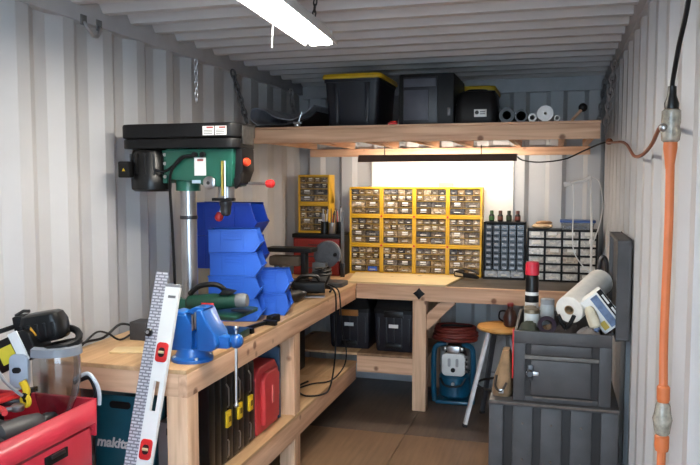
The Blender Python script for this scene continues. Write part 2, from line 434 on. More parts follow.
# ================================================================== LOFT SHELF
LS = thing('loft_shelf', 'timber loft shelf hung across the container end on chains', 'shelf', (1.17, 5.0, 1.8))
W_('front_beam', WX, .085, 2.25, 4.38, 4.418, 1.852, 1.94, parent=LS)
for i, x in enumerate((.1, .42, .78, 1.10, 1.36, 1.72, 2.02, 2.19)):
    W_('joist', WY, x, x+.038, 4.419, 5.585, 1.862, 1.94, parent=LS)
W_('back_ledger', WX, .09, 2.245, 5.545, 5.583, 1.80, 1.861, parent=LS)
for i in range(5):
    y0 = 4.375+i*.243
    W_('deck_board', WX, .08, 2.255, y0, y0+.24, 1.941, 1.956, parent=LS, bev=.002)

def chain(label, p0, p1, pitch=.034, r=.005, R=.014, name='hanging_chain', m=STEEL):
    p0 = Vector(p0); p1 = Vector(p1); n = int((p1-p0).length/pitch)
    t = thing(name, label, 'chain', p1)
    d = (p1-p0).normalized(); u, w = frame(d)
    for i in range(n):
        c = p0+d*pitch*(i+.5); s = u if i % 2 else w
        L_ = pitch*.72
        pts = [c+d*(L_*math.sin(a))*.95+s*R*math.cos(a)*.8 for a in [2*PI*k/12 for k in range(12)]]
        MB().tube(pts, r, 6, closed=True).build('link', m, t)
    return t
chain('steel chain holding the left front end of the loft shelf', (.03, 4.23, 2.305), (.085, 4.34, 1.96), r=.0065, R=.018, pitch=.042, m=DSTEEL)
chain('thin steel chain hanging free on the left wall above the drill press', (.025, 3.76, 2.30), (.025, 3.76, 2.06), r=.004, R=.011, pitch=.03)
chain('steel chain holding the right front end of the loft shelf', (2.325, 4.5, 2.305), (2.275, 4.42, 1.86), r=.0065, R=.018, pitch=.042)
chain('steel chain further back on the left wall beside the cardboard', (.04, 5.25, 2.305), (.08, 5.25, 1.958), r=.0065, R=.018, pitch=.042)
chain('steel chain further back on the right wall at the shelf end', (2.32, 5.3, 2.305), (2.28, 5.3, 1.958), r=.0065, R=.018, pitch=.042)

# ================================================================== LIGHTS THE ROOM HAS
def emis(name, col, k):
    m, N, L, b = base(name); b.inputs['Base Color'].default_value = (.9, .9, .9, 1)
    b.inputs['Emission Color'].default_value = col; b.inputs['Emission Strength'].default_value = k
    return m
t = thing('ceiling_light', 'white twin tube fluorescent fixture hanging below the ribbed ceiling', 'light', (1.06, 2.45, 2.2))
fx = lambda y: 1.035-(y-2.4)*.03
M_ = basis((1.060, 2.43, 2.2), (1, .07, 0), (-.07, 1, 0), (0, 0, 1))
MB(M_).prism([(-.075, .0), (-.07, 0), (-.035, .045), (.035, .045), (.07, 0), (.075, 0), (.04, .06), (.03, .075), (-.03, .075), (-.04, .06)], 'y', -.60, .60).build('housing', WHITE, t)
for s in (-1, 1):
    MB(M_).box(-.05, .05, s*.6-.006, s*.6+.006, .0, .062).build('end_cap', WHITE, t, bev=.002)
    MB(M_).cyl((s*.03, -.585, .014), (s*.03, .585, .014), .0165, n=14).build('tube', emis('tube_glow', (1, .92, .80, 1), TUBE_MAIN), t)
    for e in (-1, 1): MB(M_).box(s*.03-.012, s*.03+.012, e*.592-.006, e*.592+.006, -.004, .04).build('lamp_holder', WHITE, t, bev=.002)
MB().tube([(0.980, 2.569, 2.21), (0.975, 2.569, 2.111)], .0016, 6).build('pull_string', WHITE, t)
chain('black chain dropping from the ceiling to the fluorescent fixture', (1.03, 2.92, 2.37), (1.02, 2.92, 2.275), pitch=.024, r=.003, R=.009, m=DSTEEL)

t = thing('shelf_light', 'long dark fronted tube light under the loft shelf shining on the white panel', 'light', (1.18, 5.15, 1.74))
MB().prism([(5.07, 1.745), (5.076, 1.745), (5.10, 1.79), (5.22, 1.79), (5.22, 1.796), (5.096, 1.796)], 'x', .62, 1.75).build('reflector', mat('dull_brown_enamel', (92, 80, 74), .45), t)
MB().cyl((.64, 5.16, 1.768), (1.73, 5.16, 1.768), .013, n=12).build('tube', emis('shelf_tube_glow', (1, .90, .76, 1), TUBE_BENCH), t)
for x in (.625, 1.733): MB().box(x, x+.012, 5.135, 5.185, 1.75, 1.79).build('lamp_holder', WHITE, t)
for x in (.8, 1.5): MB().cyl((x, 5.16, 1.796), (x, 5.16, 1.862), .004, n=6).build('hanger', DSTEEL, t)
tag(MB().box(.60, 1.70, 5.57, 5.592, TB+.001, 1.80).build('backboard', PANELW, bev=.002), 'large white backboard panel standing on the back bench behind the cabinets', 'panel')

# ================================================================== DRAWER CABINETS
def shared(mb, name, m, bev=0): return mb.mesh(name, m, V(0, 0, 0), bev)
def drawer_mesh(name, w, h, m, d=.10):
    mb = MB()
    mb.box(-w/2, w/2, 0, d, 0, h)
    mb.cur = 1
    mb.prism([(-.010, h*.30), (0, h*.28), (0, h*.46), (-.007, h*.44)], 'x', -w*.22, w*.22)
    return mb.mesh(name, [m, PULL], V(0, 0, 0), .0012, 1)
UW, UH, UD = .2555, .2245, .135
ym = MB()
ym.box(-UW/2, UW/2, UD-.004, UD, 0, UH)
for x0, x1 in ((-UW/2, -UW/2+.014), (UW/2-.014, UW/2)): ym.box(x0, x1, 0, UD-.004, 0, UH)
ym.box(-UW/2+.011, UW/2-.011, 0, UD-.004, 0, .016); ym.box(-UW/2+.011, UW/2-.011, 0, UD-.004, UH-.014, UH)
ROWS = [(.019, .045, 2), (.069, .045, 2), (.119, .042, 4), (.165, .042, 4)]
ym_shelves = MB()
for z, h, n in ROWS[1:]: ym_shelves.box(-UW/2+.011, UW/2-.011, .004, UD-.004, z-.003, z-.0005)
YME = shared(ym, 'case', YEL, .0015); YSH = shared(ym_shelves, 'divider_shelf', mat('dull_yellow_shelf', (196, 160, 70), .5))
iw = UW-.028
DR = {2: drawer_mesh('drawer', iw/2-.004, .044, DRAW_Y), 4: drawer_mesh('drawer', iw/4-.003, .040, DRAW_Y)}
stick = shared(MB().box(-.022, .022, -.0015, 0, -.006, .006), 'label_sticker', WHITE)
bstick = shared(MB().box(-.036, .036, -.0015, 0, -.017, .017), 'blue_card', mat('blue_card', (40, 90, 190), .6))
def yellow_unit(x, y, z, label, group, rot=0, special=None):
    t = thing('drawer_cabinet', label, 'cabinet', (x, y, z), rot, group)
    link('case', YME, t); link('divider_shelf', YSH, t)
    for ri, (zz, h, n) in enumerate(ROWS):
        w = iw/n
        for k in range(n):
            d = link('drawer', DR[n], t, (-iw/2+w*(k+.5), .006+random.uniform(0, .004), zz))
            if special == (ri, k): link('blue_card', bstick, d, (0, -.001, .022))
            elif random.random() < (.45 if n == 2 else .2): link('label_sticker', stick if n == 2 else stick_s, d, (0, -.0005, h*.72))
    return t
stick_s = shared(MB().box(-.015, .015, -.0015, 0, -.005, .005), 'label_sticker', mat('sticker_cream', (226, 220, 200), .6))
rown = ['bottom', 'middle', 'top']
coln = ['leftmost', 'second from left', 'third from left', 'rightmost']
for c in range(4):
    for r in range(3):
        yellow_unit(.462+UW/2+c*(UW+.0008), 5.405, TB+.001+r*(UH+.0008)+.003*0, f'yellow parts cabinet in the big block, {rown[r]} row, {coln[c]}',
                    'yellow cabinets on the back bench', special=(0, 1) if (c, r) == (0, 0) else None)
for r in range(2):
    yellow_unit(.208, 5.285, 1.205+r*(UH+.0008), f'{["lower", "upper"][r]} of the two yellow cabinets stacked on the red chest in the corner', 'yellow cabinets on the red chest')
# small red clips at the joints of the block
for c in range(1, 4):
    for r in range(1, 3):
        tag(MB().cyl((.462+c*(UW+.0008), 5.405, TB+r*(UH+.0008)), (.462+c*(UW+.0008), 5.399, TB+r*(UH+.0008)), .008, n=10).build('joint_clip', REDP),
            f'small red clip joining yellow cabinets, {["lower", "upper"][r-1]} seam, {["first", "second", "third"][c-1]} from the left', 'clip', 'red clips on the yellow cabinet block')
tag(MB(T((1.21, 5.46, TB+3*(UH+.0008)+.002), rz=.05)).box(-.055, .055, -.025, .025, 0, .03).build('wood_offcut', WX, bev=.003), 'small wood offcut lying on top of the yellow cabinets', 'wood block')

# black cabinet with rows of little drawers
t = thing('drawer_cabinet', 'black cabinet of many small dark drawers right of the yellow block', 'cabinet', (1.655, 5.36, TB+.001))
bw, bh, bd = .30, .42, .15
mb = MB(); mb.box(-bw/2, bw/2, bd-.004, bd, 0, bh)
for x in (-bw/2, bw/2-.008): mb.box(x, x+.008, 0, bd-.004, 0, bh)
mb.box(-bw/2, bw/2, 0, bd-.004, 0, .012); mb.box(-bw/2, bw/2, 0, bd-.004, bh-.01, bh)
mb.build('case', BLK, t, bev=.0015, world=False)
iwb = bw-.016; hb = .0425
bpull = MB(); bpull.box(-.024, .024, 0, .1, 0, hb-.004); bpull.cur = 1
bpull.prism([(-.014, .012), (0, .008), (0, .03), (-.012, .028)], 'x', -.016, .016); BDM = bpull.mesh('drawer', [DRAW_B, mat('smoke_pull', (120, 122, 130), .25, var=.1)], V(0, 0, 0), .001, 1)
for r in range(8):
    for k in range(5): link('drawer', BDM, t, (-iwb/2+iwb/5*(k+.5), .005, .066+r*hb))
BDW = drawer_mesh('drawer', iwb/3-.004, .046, mat('pale_drawer', (196, 198, 200), .3, var=.3, scale=40))
for k in range(3): link('drawer', BDW, t, (-iwb/2+iwb/3*(k+.5), .005, .015))
bcols = [((52, 92, 40), 'green and black', .0), ((98, 52, 34), 'brown', .0), ((40, 58, 34), 'dark green', .0), ((112, 50, 36), 'red brown', .0)]
for i, (c, n, _) in enumerate(bcols):
    b = thing('small_bottle', f'small {n} bottle with dark cap on the black cabinet, {["leftmost", "second from left", "third from left", "rightmost"][i]}', 'bottle', (1.555+i*.063, 5.43, TB+.4225), 0, 'bottles on the black cabinet')
    MB().lathe([(.018, 0), (.02, .004), (.02, .045), (.012, .056), (.012, .06)], n=14).build('body', BLKG, b, world=False)
    MB().lathe([(.0205, .012), (.0207, .014), (.0207, .038), (.0205, .04)], n=14).build('label_band', mat('bottle_band_%d' % i, c, .5), b, world=False)
    MB().lathe([(.0135, .058), (.0135, .078), (.011, .082)], n=12).build('cap', mat('bottle_cap_%d' % i, tuple(int(v*.75) for v in c), .4), b, world=False)

# cabinet of clear drawers
t = thing('drawer_cabinet', 'black framed cabinet of clear pale drawers at the bench right end', 'cabinet', (2.06, 5.335, TB+.001))
bw, bh, bd = .485, .375, .16
mb = MB(); mb.box(-bw/2, bw/2, bd-.004, bd, 0, bh)
for k in range(5): x = -bw/2+k*(bw-.012)/4; mb.box(x, x+.012, 0, bd-.004, 0, bh)
for k in range(7): z = k*(bh-.012)/6; mb.box(-bw/2, bw/2, .001, bd-.004, z, z+.012)
mb.build('case', BLK, t, world=False)
cw = (bw-.012)/4; ch = (bh-.012)/6
CDM = drawer_mesh('drawer', cw-.016, ch-.015, DRAW_C)
cst = shared(MB().box(-.03, .03, -.0015, 0, -.012, .012), 'paper_slip', PAPER)
for r in range(6):
    for k in range(4):
        d = link('drawer', CDM, t, (-bw/2+.006+cw*(k+.5), .004, .0125+r*ch))
        if random.random() < .45: link('paper_slip', cst, d, (random.uniform(-.01, .01), -.0005, ch*.5))
# on top of it
g = thing('work_gloves', 'crumpled beige work gloves on top of the clear drawer cabinet', 'gloves', (1.92, 5.40, TB+.377))
MB(T((0, 0, 0))).sph((0, 0, .02), (.075, .05, .02), 16, 8, .10, 3).build('glove', mat('beige_glove', (206, 178, 142), .9, bump=.4), g, world=False)
MB(T((0.01, .01, .03), rz=.4)).sph((0, 0, .012), (.06, .038, .016), 14, 8, .12, 5).build('glove', mat('brown_glove', (176, 140, 104), .9, bump=.4), g, world=False)
MB(T((.035, -.02, .022), rz=-.5)).sph((0, 0, 0), (.04, .012, .010), 10, 7, .05, 8).build('finger', mat('beige_glove', (206, 178, 142)), g, world=False)
b = thing('storage_box', 'small clear plastic box with blue lid on the clear drawer cabinet', 'box', (2.165, 5.42, TB+.377))
mb = MB(); mb.loft([[(x, y, 0) for x, y in rrect(.21, .13, .015)], [(x, y, .052) for x, y in rrect(.23, .145, .018)]]); mb.build('body', CLEARB, b, world=False)
MB().loft([[(x, y, z) for x, y in rrect(.245, .16, .02)] for z in (.050, .066)]).build('lid', BLUELID, b, bev=.003, world=False)
MB().box(-.08, .06, -.04, .04, .006, .03).build('contents', mat('blue_grey_parts', (96, 112, 148), .6, var=.3, scale=60), b, bev=.01, world=False)

t = thing('staple_gun', 'dark staple gun with pale metal side lying at the right end of the pale board', 'staple gun', (1.39, 5.30, TB+.015))
Ms = T((1.40, 5.27, TB+.016), rz=-.5)
MB(Ms).prism([(-.11, .0), (.09, .0), (.10, .012), (.06, .030), (-.02, .034), (-.10, .046), (-.115, .03)], 'y', -.014, .014).build('body', BLK, t, bev=.004)
MB(Ms).prism([(-.10, .012), (-.03, .010), (-.03, .026), (-.10, .034)], 'y', -.0165, -.0135).build('side_plate', STEEL, t)
MB(Ms).tube([(-.08, 0, .045), (-.03, 0, .062), (.04, 0, .055), (.09, 0, .040)], .008, 8, smooth=4).build('lever', DSTEEL, t)

# white rod lamp with looping cord
t = thing('rod_lamp', 'thin white upright rod with short top arm and looping white cord', 'lamp', (2.25, 5.12, TB+.001))
MB().lathe([(.055, 0), (.055, .008), (.015, .015)], (2.25, 5.12, TB+.001)).build('base', WHITE, t)
MB().tube([(2.25, 5.12, .89), (2.247, 5.12, 1.30), (2.232, 5.10, 1.64)], .0075, 8, smooth=6).build('rod', WHITE, t)
MB().tube([(2.232, 5.1, 1.64), (2.19, 5.1, 1.612), (2.15, 5.1, 1.605), (2.10, 5.1, 1.59)], .010, 8, smooth=5).build('arm', WHITE, t)
MB().lathe([(.008, 0), (.016, .01), (.018, .045), (.01, .05)], (2.11, 5.1, 1.592), (-1, 0, -.15), 12).build('head', WHITE, t)
MB().tube([(2.12, 5.1, 1.59), (2.128, 5.1, 1.45), (2.125, 5.1, 1.25), (2.14, 5.1, 1.12), (2.2, 5.08, 1.03), (2.235, 5.08, 1.0), (2.25, 5.1, .92)], .0045, 6, smooth=6).build('cord', WHITE, t)
MB().tube([(2.232, 5.1, 1.64), (2.29, 5.12, 1.60), (2.315, 5.13, 1.45), (2.30, 5.13, 1.32), (2.262, 5.12, 1.2)], .004, 6, smooth=6).build('cord', WHITE, t)
MB().sph((2.248, 5.117, 1.20), (.016, .016, .022)).build('joint', WHITE, t)

# corner: red tool chest with cups on top
t = thing('red_tool_chest', 'dark red machinist chest with black lid in the back left corner', 'tool chest', (.25, 5.33, TB+.001))
MB().box(.07, .44, 5.20, 5.50, TB+.001, 1.17).build('body', DRED, t, bev=.006)
MB().box(.062, .448, 5.192, 5.505, 1.172, 1.204).build('lid', BLK, t, bev=.005)
for k in range(3):
    d = MB().box(.085, .425, 5.192, 5.2, .905+k*.088, .985+k*.088).build('drawer', mat('dark_red_drawer', (150, 40, 34), .4), t, bev=.003)
    MB().tube([(.20, 5.192, .945+k*.088), (.20, 5.178, .945+k*.088), (.31, 5.178, .945+k*.088), (.31, 5.192, .945+k*.088)], .004, 6).build('handle', DSTEEL, d)
MB().box(.448, .462, 5.20, 5.5, TB+.001, 1.19).build('side_panel', BLK, t, bev=.003)
def cup(x, y, z, r, h, m, label, seed, pens):
    c = thing('pen_cup', label, 'cup', (x, y, z), 0, 'pen cups on the red chest')
    MB().lathe([(r*.9, 0), (r, .004), (r, h), (r-.003, h), (r-.004, .006), (.001, .006)], n=16).build('body', m, c, world=False)
    rnd = random.Random(seed)
    cols = [(210, 160, 60), (190, 60, 50), (60, 60, 66), (180, 180, 184), (226, 206, 170)]
    for i in range(pens):
        a = rnd.uniform(0, 6.28); tl = rnd.uniform(.15, .4); L_ = h+rnd.uniform(.05, .10); q = V(math.cos(a)*r*.4, math.sin(a)*r*.4, .008)
        k = rnd.choice(cols)
        e = q+V(math.cos(a)*r*.45, math.sin(a)*r*.45, L_)
        p = MB().cyl(q, e, .0042, n=7).build('pencil', mat('pen_%d_%d_%d' % k, k, .5), c, world=False)
        MB().lathe([(.0042, 0), (.001, .014)], e, e-q, 7).build('tip', mat('pen_tip', (60, 50, 44), .5), p, world=False)
cup(.312, 5.238, 1.2045, .03, .095, BLKG, 'black pen cup full of pencils beside the small yellow cabinets', 1, 8)
cup(.374, 5.236, 1.2045, .027, .085, STEEL, 'bright steel pen cup on the red chest', 2, 6)
cup(.415, 5.30, 1.2045, .026, .09, BLKG, 'black pen cup at the rear right of the red chest', 3, 5)
t = thing('steel_square', 'upright steel square standing against the red chest side', 'square', (.478, 5.16, TB+.001))
MB().box(.466, .49, 5.16, 5.163, TB+.001, 1.38).build('blade', mat('worn_square_steel', (150, 150, 150), .45, .7), t)
MB().box(.462, .494, 5.152, 5.171, TB+.001, .99).build('stock', DSTEEL, t, bev=.002)

# ================================================================== BELT AND DISC SANDER
t = thing('belt_disc_sander', 'grey belt and disc sander with black flat table on the left bench', 'sander', (.42, 4.72, TB+.001))
z0 = TB+.001
MB().prism([(x, y) for x, y in rrect(.42, .20, .04, cx=.42, cy=4.72)], 'z', z0, z0+.03).build('base', mat('sander_base', (66, 66, 68), .5), t, bev=.006)
MB().box(.40, .50, 4.68, 4.80, z0+.03, z0+.16).build('pedestal', CAST, t, bev=.01)
MB().lathe([(.05, 0), (.062, .01), (.062, .15), (.05, .165)], (.48, 4.79, 1.09), (-.15, 1, 0)).build('motor', CAST, t)
MB().lathe([(.082, 0), (.090, .004), (.090, .016), (.082, .022), (.03, .03)], (.487, 4.735, 1.095), (-.15, 1, 0), 32).build('disc', mat('grey_abrasive_disc', (88, 90, 95), .75, var=.08, scale=80, bump=.3), t)
MB().prism([(.487+.097*math.cos(a), 1.095+.097*math.sin(a)) for a in [PI*(-.15+1.3*i/16) for i in range(17)]], 'y', 4.762, 4.79).build('disc_guard', CAST, t, bev=.002)
MB().box(.12, .45, 4.52, 4.66, 1.128, 1.158).build('table', BLK, t, bev=.006)
MB().box(.36, .395, 4.56, 4.63, z0+.03, 1.128).build('post', BLK, t, bev=.004)
MB().box(.13, .36, 4.55, 4.65, 1.03, 1.10).build('belt', mat('sanding_belt', (104, 92, 80), .85, bump=.3), t, bev=.02)
MB().box(.16, .2, 4.58, 4.64, z0+.03, 1.04).build('post', CAST, t, bev=.004)
MB().cyl((.55, 4.77, 1.10), (.55, 4.735, 1.10), .013, n=12).build('knob', BLK, t)

# ================================================================== BLUE BINS
def bin_mesh(name, L_, Wd, H, m):
    """stacking bin: open sloped front toward +x, long side toward -y"""
    mb = MB(); k = .004
    side = [(0, 0), (L_*.87, 0), (L_, H*.42), (L_*.97, H*.5), (L_*.90, H*.99), (0, H*.99)]
    for y in (0, Wd-k): mb.prism(side, 'y', y, y+k)
    mb.box(0, L_*.87, k, Wd-k, 0, k); mb.box(0, k, k, Wd-k, k, H*.99)
    mb.prism([(L_*.87, 0), (L_, H*.42), (L_-.005, H*.42), (L_*.87-.006, k)], 'y', k, Wd-k)
    for y0, y1 in ((-.006, .004), (Wd-.004, Wd+.006)): mb.box(-.003, L_*.905, y0, y1, H*.93, H*.995)      # rim flange
    # moulded frame and label ribs on the long side
    for y in (-.0025, Wd): 
        mb.box(L_*.22, L_*.235, y, y+.0025, H*.08, H*.92); mb.box(L_*.66, L_*.675, y, y+.0025, H*.08, H*.92)
        for q in (.55, .68, .8): mb.box(L_*.28, L_*.62, y, y+.0025, H*q, H*q+.004)
    return mb.mesh(name, m, V(0, 0, 0), .0012, 1)
B1 = bin_mesh('storage_bin', .272, .15, .119, BLUE); B2 = bin_mesh('storage_bin', .225, .14, .122, BLUE); B3 = bin_mesh('storage_bin', .40, .18, .180, DBLUE)
pos4 = ['bottom', 'second from bottom', 'third from bottom', 'top']
for i in range(4):
    o = link('storage_bin', B1, None, (.306+(.004, -.004, .004, .0)[i], 3.335+(.004, 0, .003, -.002)[i], TB+.001+i*.1195))
    o.rotation_euler.z = .24+(.0, .02, -.02, .03)[i]
    tag(o, f'bright blue plastic bin, {pos4[i]} of the front stack of four', 'bin', 'front stack of blue bins')
for i in range(2):
    o = link('storage_bin', B2, None, (.428, 3.555, TB+.001+i*.1225)); o.rotation_euler.z = .2; tag(o, f'blue plastic bin, {["lower", "upper"][i]} of the short stack of two behind', 'bin', 'short stack of blue bins')
for i in range(2):
    o = link('storage_bin', B3, None, (.085, 3.545, TB+.2475+i*.1805)); tag(o, f'large deep blue bin, {["lower", "upper"][i]} one behind the drill press column', 'bin', 'large deep blue bins')
t = thing('cardboard_box', 'beige cardboard box under the large deep blue bins', 'box', (.22, 3.64, TB+.001))
MB().box(.09, .385, 3.57, 3.74, TB+.001, TB+.2465).build('carton', BEIGEB, t, bev=.003)
MB().box(.22, .27, 3.568, 3.742, TB+.10, TB+.2468).build('tape', mat('parcel_tape', (196, 176, 140), .3), t)

# ================================================================== DRILL PRESS
D = thing('drill_press', 'green bench drill press with black belt cover on the left workbench', 'drill press', (.38, 3.0, TB+.001))
z0 = TB+.001
MB().prism([(x, y) for x, y in rrect(.40, .22, .03, cx=.44, cy=3.0)], 'z', z0, z0+.035).build('base', GREEN, D, bev=.006)
MB().lathe([(.065, 0), (.065, .02), (.052, .04), (.052, .10)], (.38, 3.0, z0+.03)).build('column_foot', GREEN, D)
MB().cyl((.38, 3.0, z0+.1), (.38, 3.0, 1.62), .037, n=28).build('column', STEEL, D)
MB().lathe([(.040, 0), (.041, .002), (.041, .014), (.040, .016)], (.38, 3.0, 1.435)).build('column_ring', DSTEEL, D)
MB().lathe([(.056, 0), (.056, .05), (.05, .06)], (.38, 3.0, 1.565), n=28).build('collar', GREEN, D)
hd = MB(); hd.prism([(.30, 1.755), (.30, 1.64), (.33, 1.615), (.44, 1.61), (.50, 1.585), (.63, 1.585), (.64, 1.755)], 'y', 2.935, 3.10)
hd = hd.build('head', GREEN, D, bev=.008)
MB().box(.275, .30, 2.95, 3.085, 1.60, 1.752).build('motor_bracket', GREEN, D, bev=.004)
for z in (1.63, 1.69, 1.73): MB().cyl((.29, 2.952, z), (.29, 2.945, z), .008, n=8).build('bolt', STEEL, D)
cv = MB(); cv.prism([(x, y) for x, y in rrect(.582, .235, .05, cx=.376, cy=3.02)], 'z', 1.757, 1.80).build('belt_cover', BLK, D, bev=.006)
lidc = MB().prism([(x, y) for x, y in rrect(.59, .243, .05, cx=.376, cy=3.02)], 'z', 1.803, 1.868).build('cover_lid', BLK, D, bev=.012, seg=3)
MB().box(.668, .676, 2.96, 3.08, 1.775, 1.855).build('cover_badge', mat('badge_grey', (60, 58, 56), .4, var=.4, scale=50), D, bev=.002)
for (x0, x1) in ((.51, .565), (.57, .625)):
    s = MB().box(x0, x1, 2.8965, 2.8985, 1.812, 1.852).build('warning_sticker', WHITE, D)
    MB().box(x0+.02, x1-.004, 2.8955, 2.8966, 1.842, 1.849).build('sticker_stripe', mat('sticker_red', (170, 70, 70), .5), s)
    for k in range(3): MB().box(x0+.006, x1-.008, 2.8955, 2.8966, 1.818+k*.007, 1.8205+k*.007).build('printed_line', mat('print_grey', (110, 110, 112), .5), s)
MB().lathe([(.058, 0), (.06, .004), (.06, .09), (.054, .10)], (.38, 3.0, .965), n=24).build('table_collar', GREEN, D)
MB().box(.43, .62, 2.96, 3.04, .975, 1.0).build('table_arm', GREEN, D, bev=.006)
MB().prism([(x, y) for x, y in rrect(.26, .26, .03, cx=.545, cy=3.0)], 'z', 1.0, 1.016).build('table', DGREEN, D, bev=.003)
# motor
mo = MB(); mo.lathe([(.075, 0), (.09, .01), (.092, .025), (.092, .06), (.088, .07), (.088, .175), (.08, .19)], (.195, 2.99, 1.562), n=28)
mo = mo.build('motor', BLKG, D)
for k in range(14):
    a = 2*PI*k/14; MB(T((.195, 2.99, 0), rz=a)).box(.085, .097, -.004, .004, 1.64, 1.735).build('cooling_fin', BLKG, mo)
sb = MB().box(.095, .155, 2.868, 2.91, 1.625, 1.70).build('switch_box', BLKG, D, bev=.008)
MB().prism([(.118, 1.655), (.134, 1.655), (.126, 1.669)], 'y', 2.8665, 2.869).build('warning_triangle', YELP, sb)
# front of the head
MB().prism([(.60, 1.757), (.67, 1.757), (.672, 1.66), (.648, 1.60), (.60, 1.58)], 'y', 2.96, 3.09).build('switch_panel', BLK, D, bev=.006)
MB().prism([(.640, 1.62), (.678, 1.65), (.672, 1.60), (.645, 1.575)], 'y', 2.93, 2.96).build('switch_flap', BLK, D, bev=.004)
MB().lathe([(.018, 0), (.02, .01), (.014, .022)], (.672, 2.985, 1.695), (1, -.3, 0), 14).build('stop_button', mat('stop_button_red', (226, 70, 40), .35), D)
s = MB().box(.448, .505, 2.9325, 2.9355, 1.635, 1.715).build('data_plate', WHITE, D)
MB().box(.463, .493, 2.9315, 2.9326, 1.70, 1.708).build('plate_heading', mat('sticker_red', (170, 70, 70)), s)
MB().box(.435, .478, 2.9325, 2.9355, 1.60, 1.615).build('small_plate', mat('pale_blue_plate', (170, 196, 216), .4), D)
w = MB().lathe([(.026, 0), (.03, .004), (.03, .014), (.024, .018)], (.525, 2.935, 1.602), (0, -1, 0), 20).build('feed_hub', STEEL, D)
MB().cyl((.525, 2.918, 1.602), (.525, 2.912, 1.602), .008, n=10).build('hub_screw', DSTEEL, w)
MB().box(.583, .592, 2.926, 2.936, 1.545, 1.70).build('depth_scale', mat('brass_scale', (196, 178, 90), .4, .5), D)
MB().cyl((.60, 2.93, 1.53), (.60, 2.93, 1.70), .005, n=8).build('depth_rod', STEEL, D)
MB().lathe([(.04, 0), (.04, .06)], (.575, 3.0, 1.53), (0, 0, 1)).build('quill', STEEL, D)
MB().box(.535, .635, 2.925, 2.965, 1.522, 1.535).build('stop_collar', BLK, D, bev=.003)
MB().lathe([(.012, 0), (.02, .006), (.024, .022), (.0245, .045), (.028, .05), (.028, .065), (.018, .075)], (.575, 2.985, 1.452), (0, 0, 1), 20).build('chuck', DSTEEL, D)
for p0, p1 in (((.66, 3.05, 1.60), (.745, 3.06, 1.598)), ((.545, 3.07, 1.58), (.51, 3.06, 1.46))):
    h = MB().cyl(p0, p1, .007, n=10).build('feed_handle', STEEL, D)
    dd = (Vector(p1)-Vector(p0)).normalized()
    MB().lathe([(.008, -.006), (.016, 0), (.02, .016), (.018, .03), (.008, .038)], p1, dd, 14).build('red_knob', REDP, h)
MB().tube([(.445, 2.93, 1.722), (.40, 2.92, 1.715), (.345, 2.915, 1.66), (.325, 2.93, 1.58), (.33, 2.935, 1.40), (.335, 2.94, 1.15), (.33, 2.95, .95)], .0065, 7, smooth=7).build('power_cord', BLK, D)
MB().tube([(.46, 2.93, 1.722), (.40, 2.915, 1.72), (.35, 2.92, 1.68), (.30, 2.93, 1.655), (.26, 2.91, 1.66)], .0065, 7, smooth=7).build('power_cord', BLK, D)
for x in (.455, .495): MB().cyl((x, 2.937, 1.728), (x, 2.915, 1.728), .012, n=12).build('cable_gland', BLK, D)

# ================================================================== VISE
t = thing('bench_vise', 'blue enamelled bench vise bolted at the near corner of the left workbench', 'vise', (.60, 2.62, TB+.001))
z0 = TB+.001
MB().lathe([(.085, 0), (.085, .012), (.07, .02), (.06, .045), (.06, .055)], (.605, 2.60, z0)).build('base', VBLUE, t)
for a in (.6, 2.2, 3.9, 5.4): MB().cyl((.605+.073*math.cos(a), 2.60+.073*math.sin(a), z0+.012), (.605+.073*math.cos(a), 2.60+.073*math.sin(a), z0+.022), .009, n=6).build('bolt', STEEL, t)
MB().prism([(.53, z0+.045), (.63, z0+.045), (.635, z0+.15), (.605, z0+.19), (.54, z0+.19)], 'y', 2.545, 2.655).build('fixed_jaw', VBLUE, t, bev=.008)
MB().prism([(.52, z0+.13), (.60, z0+.13), (.61, z0+.165), (.60, z0+.195), (.545, z0+.205), (.52, z0+.18)], 'y', 2.555, 2.645).build('anvil', VBLUE, t, bev=.012, seg=3)
MB().prism([(.60, z0+.055), (.78, z0+.06), (.78, z0+.105), (.60, z0+.12)], 'y', 2.57, 2.63).build('slide_bar', VBLUE, t, bev=.006)
MB().prism([(.655, z0+.05), (.715, z0+.05), (.745, z0+.075), (.735, z0+.12), (.705, z0+.16), (.68, z0+.215), (.652, z0+.215)], 'y', 2.54, 2.66).build('moving_jaw', VBLUE, t, bev=.01, seg=3)
MB().prism([(.60, z0+.205), (.635, z0+.222), (.69, z0+.222), (.655, z0+.20), (.63, z0+.19)], 'y', 2.56, 2.64).build('bridge', VBLUE, t, bev=.006)
MB().box(.632, .64, 2.545, 2.655, z0+.13, z0+.195).build('jaw_plate', STEEL, t, bev=.001)
MB().box(.644, .652, 2.545, 2.655, z0+.14, z0+.205).build('jaw_plate', STEEL, t, bev=.001)
MB().lathe([(.02, 0), (.02, .03), (.016, .035)], (.76, 2.60, z0+.085), (1, 0, 0)).build('screw', STEEL, t)
MB().sph((.80, 2.60, z0+.088), .030, 20, 12).build('screw_knob', VBLUE, t)
h = MB().cyl((.80, 2.60, z0+.135), (.797, 2.60, .715), .0065, n=10).build('handle_bar', STEEL, t)
for p in ((.80, 2.60, z0+.14), (.797, 2.60, .712)): MB().sph(p, .011, 10, 7).build('handle_end', STEEL, h)

